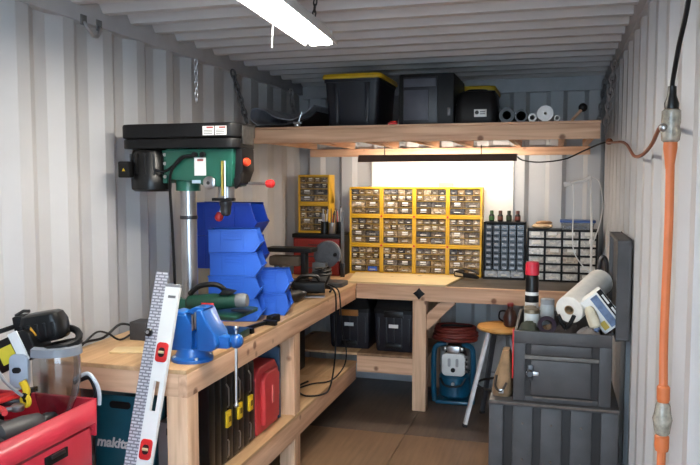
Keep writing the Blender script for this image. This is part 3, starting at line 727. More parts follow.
# green grinder lying behind the vise
M_ = T((.555, 2.965, 1.061), rz=.12)
t = thing('angle_grinder', 'dark green angle grinder with red trigger lying on the drill press table', 'grinder', (.555, 2.965, 1.017))
g = lambda: MB(M_)
g().lathe([(.03, -.16), (.038, -.15), (.04, -.03), (.036, 0), (.032, .06), (.03, .08)], (0, 0, 0), (1, 0, .08), 18).build('body', DGREEN, t)
g().lathe([(.032, .075), (.034, .085), (.034, .11), (.028, .125)], (0, 0, 0), (1, 0, .08), 16).build('gear_head', CAST, t)
g().lathe([(.014, 0), (.05, .004), (.052, .008), (.014, .012)], (.10, -.005, -.040), (0, .05, 1), 24).build('disc', DSTEEL, t)
g().prism([(-.005, .035), (.05, .034), (.07, .05), (.02, .06)], 'y', -.03, .03).build('guard', BLK, t, bev=.005)
g().box(-.08, -.02, -.043, -.03, -.02, .0).build('trigger', REDP, t, bev=.004)
g().tube([(.03, .03, .03), (-.02, .01, .075), (-.10, 0, .07), (-.15, 0, .03)], .012, 8, smooth=5).build('strap', BLK, t)
t = thing('bar_clamp', 'black bar clamp lying on the bench edge in front of the blue bins', 'clamp', (.615, 3.305, TB+.001), 1.4)
MB().box(-.19, .14, -.008, .008, .005, .022).build('bar', BLK, t, bev=.002, world=False)
MB().box(.06, .14, -.02, .02, 0, .04).build('grip', BLK, t, bev=.008, world=False)
MB().box(-.19, -.165, -.06, .012, 0, .026).build('jaw', BLKG, t, bev=.004, world=False)
MB().box(.02, .045, -.06, .012, 0, .026).build('jaw', BLKG, t, bev=.004, world=False)

# black power tools with cords near the bench corner
def power_drill(name, label, loc, rz, col, acc):
    t = thing(name, label, 'drill', loc, rz)
    MB().lathe([(.02, -.10), (.034, -.09), (.036, 0), (.03, .05), (.022, .06)], (0, 0, .036), (1, 0, 0), 16).build('body', col, t, world=False)
    MB().lathe([(.02, .06), (.022, .08), (.016, .11), (.006, .12)], (0, 0, .036), (1, 0, 0), 14).build('chuck', DSTEEL, t, world=False)
    MB().loft([[(x-.04, y, z) for x, z in rrect(.05, .04, .012, cy=.032)] for y in (.02, .13)]).build('grip', col, t, world=False)
    MB().box(-.10, .02, .125, .185, .005, .065).build('battery', BLK, t, bev=.008, world=False)
    MB().box(-.02, -.005, .03, .06, .025, .045).build('trigger', acc, t, bev=.004, world=False)
    return t
power_drill('power_drill', 'black cordless drill lying on its side past the blue bins', (.52, 4.02, TB+.001), 1.35, BLK, REDP)
power_drill('power_drill', 'grey cordless drill among the cords before the sander', (.50, 4.40, TB+.001), .6, mat('drill_grey', (72, 70, 70), .5), BLKG)
t = thing('cord_coil', 'tangled black power cord heaped on the bench and looping below it', 'cord', (.58, 4.25, TB+.001))
rnd = random.Random(4); pts = []
for i in range(26):
    a = i*1.05; r = .055+.025*rnd.random()-.0012*i; pts.append((0.572+r*.9*math.cos(a), 4.38+r*1.9*math.sin(a), TB+.075*(i > 5)+.012+.0032*i+.010*rnd.random()))
MB().tube(pts, .0075, 6, smooth=5).build('coil', BLK, t)
MB().tube([(.60, 4.4, TB+.05), (.655, 4.36, TB+.03), (.682, 4.33, TB-.02), (.69, 4.30, .70), (.70, 4.25, .50), (.715, 4.1, .36), (.70, 3.98, .345), (.60, 3.95, .341), (.50, 4.1, .338), (.52, 4.25, .338)], .006, 6, smooth=7).build('loop', BLK, t)
MB().tube([(.59, 4.45, TB+.05), (.66, 4.42, TB+.03), (.684, 4.41, TB-.03), (.695, 4.42, .65), (.70, 4.5, .50), (.70, 4.45, .40), (.66, 4.3, .342), (.56, 4.2, .338), (.5, 4.05, .338)], .005, 6, smooth=7).build('loop', BLK, t)
t = thing('jigsaw', 'black jigsaw with steel shoe in the middle of the tool pile', 'jigsaw', (.545, 4.235, TB+.001), .25)
MB().loft([[(x, y*s+.0, z) for y, z in rrect(.06, .075, .02, cy=.06)] for x, s in ((-.1, .8), (-.05, 1), (.05, 1), (.09, .8))]).build('body', BLK, t, world=False)
MB().tube([(-.09, 0, .08), (-.06, 0, .125), (.03, 0, .13), (.06, 0, .09)], .013, 8, smooth=4).build('grip', BLKG, t, world=False)
MB().box(-.07, .09, -.035, .035, 0, .004).build('shoe', STEEL, t, world=False)

t = thing('router_tool', 'black handheld router with two knobs behind the cordless drill', 'router', (.40, 4.14, TB+.001))
MB().lathe([(.045, 0), (.045, .012), (.03, .018), (.03, .03), (.038, .045), (.040, .12), (.03, .135)], n=20).build('body', BLK, t, world=False)
MB().lathe([(.0405, .07), (.041, .072), (.041, .085), (.0405, .087)], n=20).build('trim_band', DRED, t, world=False)
for s_ in (-1, 1): MB().sph((s_*.055, 0, .05), .016, 12, 8).build('side_knob', BLKG, t, world=False)

# black box and cord on the near left of the bench
t = thing('power_adapter', 'dark grey power adapter block on the near end of the left bench', 'adapter', (.19, 2.86, TB+.001))
MB().box(.155, .24, 2.84, 2.93, TB+.001, TB+.085).build('body', mat('adapter_grey', (66, 64, 66), .55), t, bev=.006)
MB().tube([(.16, 2.87, TB+.06), (.12, 2.82, TB+.075), (.09, 2.74, TB+.03), (.07, 2.64, TB+.03), (.06, 2.56, TB+.012), (.05, 2.48, TB+.01)], .006, 6, smooth=6).build('cord', BLK, t)
MB().tube([(.16, 2.86, TB+.03), (.14, 2.79, TB+.012), (.11, 2.74, TB+.05), (.08, 2.70, TB+.06), (.06, 2.62, TB+.015)], .005, 6, smooth=6).build('cord', BLK, t)
tag(MB(T((.27, 2.66, TB+.001), rz=.3)).box(-.07, .07, -.05, .05, 0, .006).build('wood_scrap', PLYX, bev=.001), 'thin pale wood scrap lying beside the power adapter', 'wood scrap')

# ================================================================== LEVEL AND STEEL RULE LEANING ON THE BENCH
p0 = V(.545, 2.155, .006); p1 = V(.585, 2.522, 1.20)
ez = (p1-p0).normalized(); ey = V(0, 1, 0)-ez*ez.y; ey.normalize(); ex = ey.cross(ez)
LEN = (p1-p0).length
def leaning(o, name, label, cat):
    t = bpy.data.objects.new(name, None); C.objects.link(t); t.empty_display_size = .05
    t.matrix_world = basis(o, ex, ey, ez); t.location = o; t.rotation_euler = basis((0, 0, 0), ex, ey, ez).to_euler()
    return tag(t, label, cat)
t = leaning(p0-ey*.026, 'spirit_level', 'white spirit level with red vials leaning on the left bench corner', 'level')
# body with a real hand slot: frame pieces around the openings
hw, th = .031, .008
lv = MB()
slots = [(.765, .875)]
lv.box(-hw, -.012, -th, th, 0, LEN); lv.box(.012, hw, -th, th, 0, LEN)
zz = 0
for a, b in slots+[(LEN, LEN)]:
    lv.box(-.012, .012, -th, th, zz, a); zz = b
lv.build('body', WHITE, t, world=False)
for z in (.625, .985, .12):
    f = MB().prism(rrect(.05, .075, .014, cy=z), 'y', -th-.003, th+.003).build('vial_frame', REDP, t, world=False, bev=.002)
    MB().prism(rrect(.026, .036, .011, cy=z), 'y', -th-.0045, -th-.0028).build('vial_window', mat('vial_dark', (46, 30, 30), .3), f, world=False)
    MB().cyl((-.011, -th-.005, z), (.011, -th-.005, z), .0055, n=10).build('vial', mat('vial_yellow', (206, 190, 150), .2), f, world=False)
for z0_, z1_ in ((0, .012), (LEN-.012, LEN)): MB().box(-hw-.001, hw+.001, -th-.001, th+.001, z0_, z1_).build('end_cap', GREY, t, bev=.002, world=False)
MB().box(-.012, .02, -th-.001, -th+.0005, LEN-.055, LEN-.045).build('printed_mark', mat('print_grey', (110, 110, 112)), t, world=False)
t = leaning(p0-ey*.018-ex*.062+ez*.0, 'steel_rule', 'long graduated aluminium rule leaning beside the white level', 'ruler')
MB().box(-.027, .027, -.003, .003, 0, LEN+.045).build('blade', TICK, t, world=False)
MB().lathe([(.014, 0), (.016, .003), (.016, .012), (.012, .016)], (-.012, -.003, 1.055), (0, -1, 0), 16).build('lock_knob', BLKG, t, world=False)
MB().cyl((-.012, -.018, 1.055), (-.012, -.0215, 1.055), .007, n=10).build('knob_centre', STEEL, t, world=False)

# ================================================================== UNDER THE LEFT BENCH
ZS = .331
t = thing('tool_case', 'teal plastic tool case with white lettering under the near end of the bench', 'case', (.27, 2.75, ZS))
MB().loft([[(x, y, z) for x, y in rrect(w_, .115, .03, cx=.255, cy=2.675)] for w_, z in ((.28, ZS), (.295, ZS+.03), (.31, .66), (.30, .70))]).build('body', TEAL, t)
MB().prism(rrect(.10, .03, .013, cx=.25, cy=.66), 'y', 2.612, 2.624).build('handle_recess', BLK, t)
lettering('makita', .060, t, mat('print_white', (232, 236, 236), .5), FRONT(V(.208, 2.6175, .490)-t.location), shear=.22, bold=.0022)
t = thing('grey_case', 'flat grey plastic case standing behind the leaning level', 'case', (.49, 2.7, ZS))
MB().box(.425, .545, 2.62, 2.725, ZS, .60).build('body', GREY, t, bev=.008)
MB().box(.47, .51, 2.613, 2.622, .55, .58).build('latch', BLK, t, bev=.002)
names = ['nearest', 'second nearest', 'third nearest', 'farthest']
for i in range(4):
    y0 = 2.70+.003+i*.127
    if i == 0: y0 = 2.90-.19
    y0 = 2.735+i*.1215
    x0 = .57 if i == 0 else .40
    # four slim cases standing side by side, narrow face to the aisle
    t = thing('slim_case', f'slim black tool case standing on the bench shelf, {names[i]} of four', 'case', (.4, y0+.058, ZS), 0, 'slim black cases')
    top = .775-.012*i
    MB().prism(rrect(.40, top-ZS, .02, cx=.405, cy=(top+ZS)/2), 'y', y0, y0+.056).build('shell', BLKG, t, bev=.004)
    MB().prism(rrect(.40, top-ZS, .02, cx=.405, cy=(top+ZS)/2), 'y', y0+.059, y0+.115).build('shell', BLKG, t, bev=.004)
    if i:
        la = MB().box(.604, .616, y0+.036, y0+.078, .50, .575).build('latch', YELP, t, bev=.003)
        MB().box(.6155, .619, y0+.048, y0+.066, .525, .55).build('latch_clip', mat('latch_dark', (120, 92, 20), .5), la)
        MB().tube([(.606, y0+.057, .44), (.614, y0+.050, .435), (.614, y0+.046, .37), (.606, y0+.050, .36)], .004, 6).build('strap_wire', STEEL, t)
        MB().tube([(.606, y0+.057, .59), (.614, y0+.054, .60), (.614, y0+.054, .68), (.606, y0+.045, .70)], .004, 6).build('strap_wire', STEEL, t)
t = thing('red_case', 'red plastic tool case standing on the lower bench shelf', 'case', (.45, 3.38, ZS))
MB().prism([(3.26, ZS), (3.53, ZS), (3.545, ZS+.03), (3.545, .62), (3.50, .672), (3.29, .672), (3.245, .63), (3.245, ZS+.03)], 'x', .30, .60).build('shell', CASERED, t, bev=.01, seg=3)
MB().prism([(3.30, ZS+.04), (3.49, ZS+.04), (3.50, .605), (3.46, .638), (3.33, .638), (3.29, .605)], 'x', .598, .628).build('front_panel', CASERED, t, bev=.012, seg=3)
MB().box(.627, .634, 3.385, 3.405, .47, .56).build('latch', mat('pale_red', (214, 110, 104), .4), t, bev=.003)
MB().box(.33, .595, 3.228, 3.2435, ZS, .62).build('purple_edge', mat('dark_purple_plastic', (58, 40, 78), .45), t, bev=.003)
tag(MB().box(.30, .60, 3.555, 3.582, ZS, .72).build('plastic_sheet', mat('steel_blue_plastic', (38, 72, 104), .45), bev=.004), 'thin blue plastic panel upright beside the red case', 'panel')
tag(MB().box(.32, .57, 3.59, 3.618, ZS, .735).build('plastic_sheet', mat('dark_grey_panel', (86, 88, 92), .5), bev=.004), 'dark grey panel upright against the middle bench leg', 'panel')
t = thing('black_case', 'large black case in shadow on the lower shelf past the middle leg', 'case', (.28, 4.3, ZS))
MB().box(.05, .38, 3.95, 4.6, ZS, .68).build('body', BLK, t, bev=.015)
MB().tube([(.385, 4.15, .60), (.41, 4.17, .60), (.41, 4.38, .60), (.385, 4.4, .60)], .008, 6).build('handle', BLKG, t)

# crates on the back bench shelf
def crate(x0, x1, y0, y1, z0, z1, label, orange):
    t = thing('tool_crate', label, 'crate', ((x0+x1)/2, (y0+y1)/2, z0), 0, 'black tool crates on the back bench shelf')
    cx, cy, w, d = (x0+x1)/2, (y0+y1)/2, x1-x0, y1-y0
    zl = z0+(z1-z0)*.72
    MB().loft([[(x, y, z) for x, y in rrect(w*k, d*k, .02, cx=cx, cy=cy)] for k, z in ((.9, z0), (.94, z0+.02), (1, zl))]).build('body', NAVY, t)
    MB().loft([[(x, y, z) for x, y in rrect(w*k, d*k, .02, cx=cx, cy=cy)] for k, z in ((1.02, zl+.001), (1.03, zl+.03), (.96, zl+.05), (.86, z1))]).build('lid', BLK, t)
    for k in range(5):
        x = x0+w*(.12+.19*k); MB().box(x-.006, x+.006, y0-.004, y0+.03, z0+.05, zl-.03).build('rib', NAVY, t, bev=.002)
    MB().box(cx-.07, cx+.07, y0-.014, y0+.01, zl-.025, zl+.02).build('handle', mat('orange_handle', (176, 110, 40), .5) if orange else BLKG, t, bev=.005)
    MB().box(cx-.034, cx+.034, y0-.0065, y0-.002, zl-.10, zl-.075).build('label_sticker', WHITE, t)
    MB().box(cx-.06, cx+.06, y0-.008, y0+.015, z0+.03, z0+.06).build('foot_grip', BLKG, t, bev=.004)
crate(.775, 1.062, 4.955, 5.42, .387, .77, 'black tool crate with white sticker beside the back bench leg', False)
crate(.425, .735, 4.985, 5.42, .387, .76, 'black tool crate with brown handle deeper in the bench corner', True)

# ================================================================== COMPRESSOR, HOSE, STOOL
t = thing('air_compressor', 'blue portable compressor with white motor on the floor under the back bench', 'compressor', (1.32, 5.15, 0))
MB().lathe([(.02, 0), (.09, .012), (.115, .04), (.115, .17), (.09, .205), (.03, .22)], (1.33, 5.18, .025), n=26).build('tank', TANKB, t)
for s in (-1, 1):
    MB().tube([(1.33+s*.135, 5.10, .02), (1.33+s*.14, 5.08, .12), (1.33+s*.14, 5.08, .36), (1.33+s*.12, 5.10, .425), (1.33+s*.06, 5.12, .438)], .019, 10, smooth=6).build('frame_tube', TANKB, t)
MB().box(1.20, 1.46, 5.08, 5.30, .002, .028).build('base_plate', TANKB, t, bev=.008)
MB().loft([[(x, y, z) for x, y in rrect(w_, .15, .03, cx=1.33, cy=5.18)] for w_, z in ((.12, .22), (.16, .25), (.165, .33), (.12, .40), (.10, .43))]).build('motor_housing', BLK, t)
MB().loft([[(1.33+x, y, .295+z) for x, z in rrect(w_, h_, .03)] for w_, h_, y in ((.17, .165, 5.10), (.165, .16, 5.075), (.10, .10, 5.06))]).build('white_shroud', WHITE, t)
for s in (-.028, .028): MB().prism(rrect(.02, .06, .009, cx=1.33+s, cy=.315), 'y', 5.057, 5.064).build('vent_slot', mat('pale_grey_slot', (176, 176, 178), .4), t)
MB().cyl((1.33, 5.064, .262), (1.33, 5.05, .262), .016, n=14).build('outlet_ring', BLK, t)
MB().box(1.285, 1.375, 5.07, 5.11, .375, .43).build('regulator', STEEL, t, bev=.008)
for x in (1.27, 1.39): MB().lathe([(.014, 0), (.016, .005), (.016, .02), (.01, .024)], (x, 5.085, .41), (0, -1, 0), 12).build('gauge', STEEL, t)
for k in range(4): MB().cyl((1.40, 5.085, .25+k*.035), (1.43, 5.08, .252+k*.035), .01, n=8).build('fitting', STEEL, t)
MB().tube([(1.24, 5.06, .20), (1.27, 5.045, .155), (1.33, 5.04, .145), (1.39, 5.045, .16), (1.42, 5.06, .21)], .008, 8, smooth=5).build('hose_loop', BLK, t)
MB().cyl((1.33, 5.07, .16), (1.33, 5.05, .16), .012, n=10).build('drain_plug', STEEL, t)
t = thing('coiled_hose', 'dark red air hose coiled on top of the blue compressor', 'hose', (1.33, 5.16, .46))
rnd = random.Random(3)
for k in range(5):
    pts = []
    for i in range(14):
        a = 2*PI*i/14; r = .155+rnd.uniform(-.01, .01)-.004*k
        pts.append((1.33+r*math.cos(a), 5.17+r*.72*math.sin(a), .472+.0205*k+rnd.uniform(-.003, .003)))
    MB().tube(pts, .0115, 8, closed=True, smooth=4).build('coil_turn', HOSE, t)
MB().tube([(1.24, 5.10, .57), (1.30, 5.06, .585), (1.40, 5.08, .58), (1.45, 5.14, .57)], .008, 7, smooth=5).build('hose_end', BLK, t)

t = thing('stool', 'workshop stool with honey wood seat and white metal legs', 'stool', (1.70, 4.75, 0))
SC = V(1.70, 4.75, 0)
MB().lathe([(.12, 0), (.165, .006), (.172, .018), (.165, .03), (.10, .036)], SC+V(0, 0, .635), n=28).build('seat', SEATW, t)
WM = mat('white_leg_enamel', (245, 245, 248), .35)
for k, (dx, dy) in enumerate(((-1, -.42), (.75, -.75), (.85, .7), (-.65, .85))):
    top = SC+V(dx*.09, dy*.09, .636); bot = SC+V(dx*.235, dy*.25, 0)
    lg = MB().obox(top, bot, .03, .022, up=(dx, dy, 0)).build('leg', WM if k == 0 else mat('shaded_leg_enamel', (70, 70, 74), .4), t, bev=.003)  # only the lit leg stays white; shade put into the other legs' colour
    MB().obox(bot+V(0, 0, .004)*0+(top-bot)*.0, bot+(top-bot)*.03, .033, .025, up=(dx, dy, 0)).build('foot_cap', RUBBER, lg)
MB().torus(SC+V(0, 0, .27), .165, .008, n=28).build('foot_ring', DSTEEL, t)
MB().lathe([(.10, 0), (.10, .02)], SC+V(0, 0, .616), n=20).build('seat_plate', DSTEEL, t)
t = thing('small_jug', 'dark brown handled jug on the wooden stool behind the grey chest', 'jug', (1.745, 4.70, .672))
MB().lathe([(.03, 0), (.042, .01), (.045, .06), (.03, .10), (.018, .115), (.018, .135)], n=16).build('body', mat('dark_brown_glaze', (66, 34, 26), .35, coat=.3), t, world=False)
MB().tube([(-.03, 0, .10), (-.065, 0, .095), (-.07, 0, .05), (-.04, 0, .03)], .006, 6, smooth=4).build('handle', BLK, t, world=False)
MB().lathe([(.02, .133), (.02, .15), (.012, .155)], n=12).build('cap', DRED, t, world=False)

# ================================================================== GREY CHESTS AT THE RIGHT WALL
CF = 3.33
t = thing('lower_chest', 'charcoal slotted metal chest standing on the floor by the right wall', 'chest', (2.02, 3.65, 0))
lx0, lx1, lz = 1.735, 2.303, .598
MB().box(lx0+.012, lx1-.002, CF+.014, CF+.62, .0, lz-.02).build('body', SLOT, t, bev=.004)
pan = [(lx0, 1.80), (1.842, 1.932), (1.968, 2.06), (2.098, 2.190), (2.228, lx1)]
for a, b in pan:
    p = MB().box(a, b, CF, CF+.03, .01, lz-.02).build('front_panel', CHEST, t, bev=.004)
    if b-a > .085:
        for z in (.16, .33, .50): MB().lathe([(.005, 0), (.006, .001), (.004, .003)], ((a+b)/2, CF, z), (0, -1, 0), 8).build('rivet', RUST, p)
MB().box(lx0-.002, lx1+.002, CF-.006, CF+.63, lz-.02, lz).build('top', CHEST, t, bev=.004)
MB().box(lx0, lx1, CF-.0075, CF-.004, lz-.012, lz-.003).build('worn_edge', RUST, t)
for y in (0, 1, 2): MB().box(lx0, lx0+.014, CF+.03+y*.2, CF+.19+y*.2, .01, lz-.02).build('side_panel', CHEST, t, bev=.004)

t = thing('upper_chest', 'charcoal metal chest with open side lid stacked on the lower chest', 'chest', (2.05, 3.65, lz+.001))
ux0, ux1, z0, z1, y0, y1 = 1.842, 2.268, lz+.001, .925, CF+.02, CF+.60
# open tray shell
mb = MB(); mb.box(ux0, ux1, y0+.012, y1, z0, .835); mb.box(ux0, ux0+.012, y0+.012, y1, .835, z1); mb.box(ux1-.012, ux1, y0+.012, y1, .835, z1); mb.box(ux0, ux1, y1-.012, y1, .835, z1)
mb.build('body', CHEST, t, bev=.003)
MB().box(ux0, ux1, y0-.002, y0+.014, .868, z1).build('front_rail', CHEST, t, bev=.003)
MB().box(ux0, ux0+.052, y0, y0+.014, z0, .868).build('front_stile', CHEST, t, bev=.003)
MB().box(ux1-.052, ux1, y0, y0+.014, z0, .868).build('front_stile', CHEST, t, bev=.003)
MB().box(ux0+.052, ux1-.052, y0, y0+.014, z0, .625).build('bottom_rail', CHEST, t, bev=.003)
MB().box(ux0+.052, ux1-.052, y0+.008, y0+.0135, .625, .868).build('recess', SLOT, t)
dr = MB().box(1.92, 2.183, y0-.004, y0+.012, .632, .795).build('door', CHEST, t, bev=.005)
MB().box(1.92, 2.183, y0-.004, y0+.012, .818, .866).build('upper_panel', CHEST, t, bev=.004)
MB().box(1.892, 2.216, y0-.006, y0+.010, .797, .815).build('cross_rail', mat('worn_rail', (112, 108, 104), .5, .2, var=.2), t, bev=.003)
MB().box(1.93, 2.19, y0-.006, y0-.002, .617, .625).build('worn_edge', RUST, t)
kb = MB().lathe([(.01, 0), (.01, .014), (.017, .018), (.018, .028), (.013, .034)], (1.917, y0-.003, .735), (0, -1, 0), 18).build('knob', DSTEEL, t)
MB().box(1.900, 1.955, y0-.034, y0-.026, .728, .746).build('latch_lever', STEEL, t, bev=.003)
MB().box(1.905, 1.93, y0-.012, y0-.002, .70, .772).build('knob_plate', DSTEEL, t, bev=.003)
# open lid against the right wall
ld = MB(); ld.box(2.282, 2.340, CF+.04, CF+.062, .90, 1.352); ld.box(2.282, 2.340, CF+.56, CF+.58, .90, 1.352)
ld.box(2.282, 2.340, CF+.04, CF+.58, 1.332, 1.352); ld.box(2.33, 2.342, CF+.04, CF+.58, .90, 1.352); ld.box(2.282, 2.34, CF+.04, CF+.58, .90, .915)
ld = ld.build('lid', CHEST, t, bev=.004)
MB().box(2.300, 2.329, CF+.07, CF+.55, .93, 1.32).build('lid_lining', mat('lid_lining_grey', (72, 74, 80), .6), ld)
for y in (CF+.14, CF+.46): MB().cyl((2.275, y-.03, .915), (2.275, y+.03, .915), .007, n=10).build('hinge', DSTEEL, t)
MB().tube([(2.236, y1-.006, .93), (2.232, y1-.006, 1.12), (2.242, y1-.006, 1.20), (2.260, y1-.006, 1.215), (2.274, y1-.006, 1.17), (2.280, y1-.006, 1.0)], .011, 8, smooth=5).build('lid_stay', DSTEEL, t)
MB().box(ux0-.007, ux0-.0005, CF+.02, CF+.05, .70, .93).build('corner_strip', REDP, t, bev=.002)
# things in the tray 
ZT = .836
t = thing('spray_can', 'black and white spray can with bright red cap in the open chest tray', 'spray can', (1.907, 3.72, ZT))
MB().lathe([(.03, 0), (.033, .004), (.033, .285), (.03, .30), (.02, .31)], n=22).build('body', BLKG, t, world=False)
MB().lathe([(.0335, .10), (.0336, .102), (.0336, .215), (.0335, .217)], n=22).build('white_label', WHITE, t, world=False)
MB().lathe([(.0337, .165), (.0338, .167), (.0338, .198), (.0337, .20)], n=22).build('label_stripe', BLK, t, world=False)
MB().lathe([(.034, .303), (.0345, .307), (.0345, .354), (.03, .368), (.01, .371)], n=22).build('cap', mat('cherry_red_cap', (214, 44, 66), .35), t, world=False)
t = thing('paper_towel_roll', 'white paper towel roll lying diagonally across the open chest tray', 'paper towel', (2.17, 3.58, ZT))
a0 = V(2.083, 3.43, 1.018); a1 = V(2.235, 3.78, 1.108); dd = (a1-a0); L_ = dd.length
MB().lathe([(.0225, .0), (.062, 0), (.065, .004), (.065, L_-.004), (.062, L_), (.0225, L_)], a0, dd, 30, closed=True).build('roll', PAPER, t)
MB().lathe([(.0195, -.001), (.0222, -.001), (.0222, L_+.001), (.0195, L_+.001)], a0, dd, 20, closed=True).build('core', mat('cardboard_core', (166, 138, 104), .9), t)
ru, rw = frame(dd)
sh = []
for s_, q in ((0, .0), (1, 0)):
    pass
e0 = a0+dd*.55; e1 = a0+dd*.98
sheet = MB()
rows = []
for z_, x_ in ((1.09, .055), (1.04, .066), (.98, .060), (.92, .045)):
    rows.append([V(e0.x+x_-.03, e0.y, z_-.03), V(e1.x+.012+x_*.2, e1.y-.03, z_+.02)])
vs = []; fs = []
for r in rows:
    for p in r: vs += [p, p+V(.0015, -.0005, 0)]
for i in range(3):
    b = i*4; fs += [(b, b+4, b+6, b+2), (b+1, b+3, b+7, b+5), (b, b+1, b+5, b+4), (b+2, b+6, b+7, b+3)]
sheet.add(vs, fs); sheet.build('loose_sheet', PAPER, t)
# glove carton leaning on the roll
t = thing('glove_carton', 'white blue and black carton tilted against the paper towel roll', 'carton', (2.21, 3.46, .86))
ex_ = V(.36, .0, -.62).normalized()*1; 
cx_ = V(.60, .10, -.78).normalized(); cz_ = V(.70, .12, .60); cz_ = (cz_-cx_*cz_.dot(cx_)).normalized(); cy_ = cz_.cross(cx_)
Mb = basis((2.228, 3.44, 1.018), cx_, cy_, cz_)
g = lambda: MB(Mb)
g().box(-.095, .085, -.03, .03, -.055, .055).build('box', WHITE, t, bev=.002)
g().box(-.085, .075, -.0315, -.030, -.012, .022).build('blue_band', mat('carton_blue', (112, 134, 170), .5, var=.25, scale=30), t)
g().box(-.095, .085, -.0318, -.030, .030, .053).build('black_band', BLK, t)
for k in range(2): g().box(-.07+.07*k, -.02+.07*k, -.0325, -.0315, .037, .046).build('printed_line', WHITE, t)
g().box(.03, .07, -.0325, -.031, -.045, -.02).build('printed_patch', mat('carton_yellow', (210, 180, 80), .5), t)
# a pale squeeze bottle in front
t = thing('squeeze_bottle', 'cream squeeze bottle with blue tip lying before the carton', 'bottle', (2.17, 3.40, .90))
q0 = V(2.165, 3.392, 1.045); q1 = V(2.203, 3.382, .945)
MB().lathe([(.012, 0), (.022, .012), (.026, .05), (.026, .09), (.016, .10)], q0, q1-q0, 16).build('body', mat('cream_plastic', (222, 214, 190), .4), t)
MB().lathe([(.014, 0), (.014, .014), (.006, .022)], q0+(q1-q0).normalized()*.098, q1-q0, 12).build('tip', mat('carton_blue', (112, 134, 170)), t)
def jar(x, y, r, h, m, lid, label, z=ZT):
    t = thing('jar', label, 'jar', (x, y, z), 0, 'jars in the chest tray')
    MB().lathe([(r*.92, 0), (r, .004), (r, h*.86), (r*.9, h*.92), (.001, h*.92)], n=18).build('body', m, t, world=False)
    MB().lathe([(r*.95, h*.88), (r*.98, h*.9), (r*.98, h), (r*.9, h+.003)], n=18).build('lid', lid, t, world=False)
WJ = mat('milky_jar', (196, 204, 206), .25, var=.1)
jar(1.915, 3.51, .036, .165, WJ, mat('tin_lid', (150, 140, 120), .4, .6), 'milky squat jar in the front left of the chest tray')
jar(1.985, 3.60, .034, .20, mat('pale_glass_jar', (170, 178, 182), .2, var=.15), mat('grey_lid', (140, 144, 148), .4), 'taller pale jar behind the milky jar in the tray')
jar(1.905, 3.60, .03, .16, mat('brown_jar', (120, 104, 80), .35), mat('tin_lid', (150, 140, 120)), 'small brown jar below the spray can')
t = thing('tape_roll', 'dark purple tape roll among the tray clutter', 'tape', (1.985, 3.43, ZT+.06))
MB(T((1.985, 3.43, ZT+.105), rx=1.15, rz=.2)).lathe([(.024, -.012), (.042, -.012), (.042, .012), (.024, .012)], n=24, closed=True).build('roll', mat('dark_purple_tape', (40, 28, 44), .35), t)
t = thing('rag_heap', 'heap of dark rags and grey cloth filling the chest tray', 'rags', (2.06, 3.5, ZT))
MB().sph((2.07, 3.44, ZT+.045), (.075, .06, .075), 18, 10, .12, 2).build('dark_rag', mat('dark_rag', (44, 34, 30), .9, bump=.5), t)
MB().sph((2.17, 3.42, ZT+.04), (.07, .045, .065), 18, 10, .14, 9).build('grey_rag', mat('grey_rag', (130, 122, 116), .9, bump=.5), t)
MB().sph((1.905, 3.415, ZT+.04), (.055, .045, .085), 16, 10, .12, 6).build('green_rag', mat('olive_rag', (62, 64, 52), .9, bump=.5), t)
MB().sph((2.0, 3.52, ZT+.03), (.08, .06, .06), 16, 10, .12, 11).build('brown_rag', mat('brown_rag', (112, 92, 70), .9, bump=.5), t)
t = thing('black_pliers', 'black gripped pliers poking out of the tray clutter', 'pliers', (2.07, 3.40, ZT+.09))
for s in (-1, 1):
    MB().tube([(2.07, 3.405, ZT+.10), (2.07+s*.02, 3.395, ZT+.13), (2.07+s*.035, 3.39, ZT+.165)], .010, 8, smooth=4).build('grip', BLK, t)
MB().tube([(2.07, 3.405, ZT+.10), (2.07, 3.41, ZT+.06)], .009, 8).build('jaw', STEEL, t)

# tan pouch on the ledge of the lower chest
t = thing('tool_pouch', 'tan canvas pouch lying on the lower chest ledge left of the upper chest', 'pouch', (1.79, 3.5, lz+.001))
rings = []
for z, w_, d_, ox in ((0, .085, .22, 0), (.02, .092, .24, 0), (.09, .082, .21, .004), (.15, .055, .16, .01), (.19, .04, .12, .012), (.205, .03, .08, .012)):
    rr = random.Random(int(z*1000)); rings.append([(1.788+ox+x*(1+rr.uniform(-.05, .05)), 3.5+y, lz+.001+z) for x, y in rrect(w_, d_, min(w_, d_)*.42, 6)])
MB().loft(rings).build('bag', TAN, t)
MB().tube([(1.762, 3.40, lz+.10), (1.758, 3.385, lz+.05), (1.785, 3.378, lz+.03), (1.81, 3.385, lz+.07)], .006, 6, smooth=5).build('strap', mat('dark_strap', (56, 46, 38), .7), t)
MB().box(1.775, 1.797, 3.374, 3.379, lz+.02, lz+.04).build('buckle', STEEL, t, bev=.002)

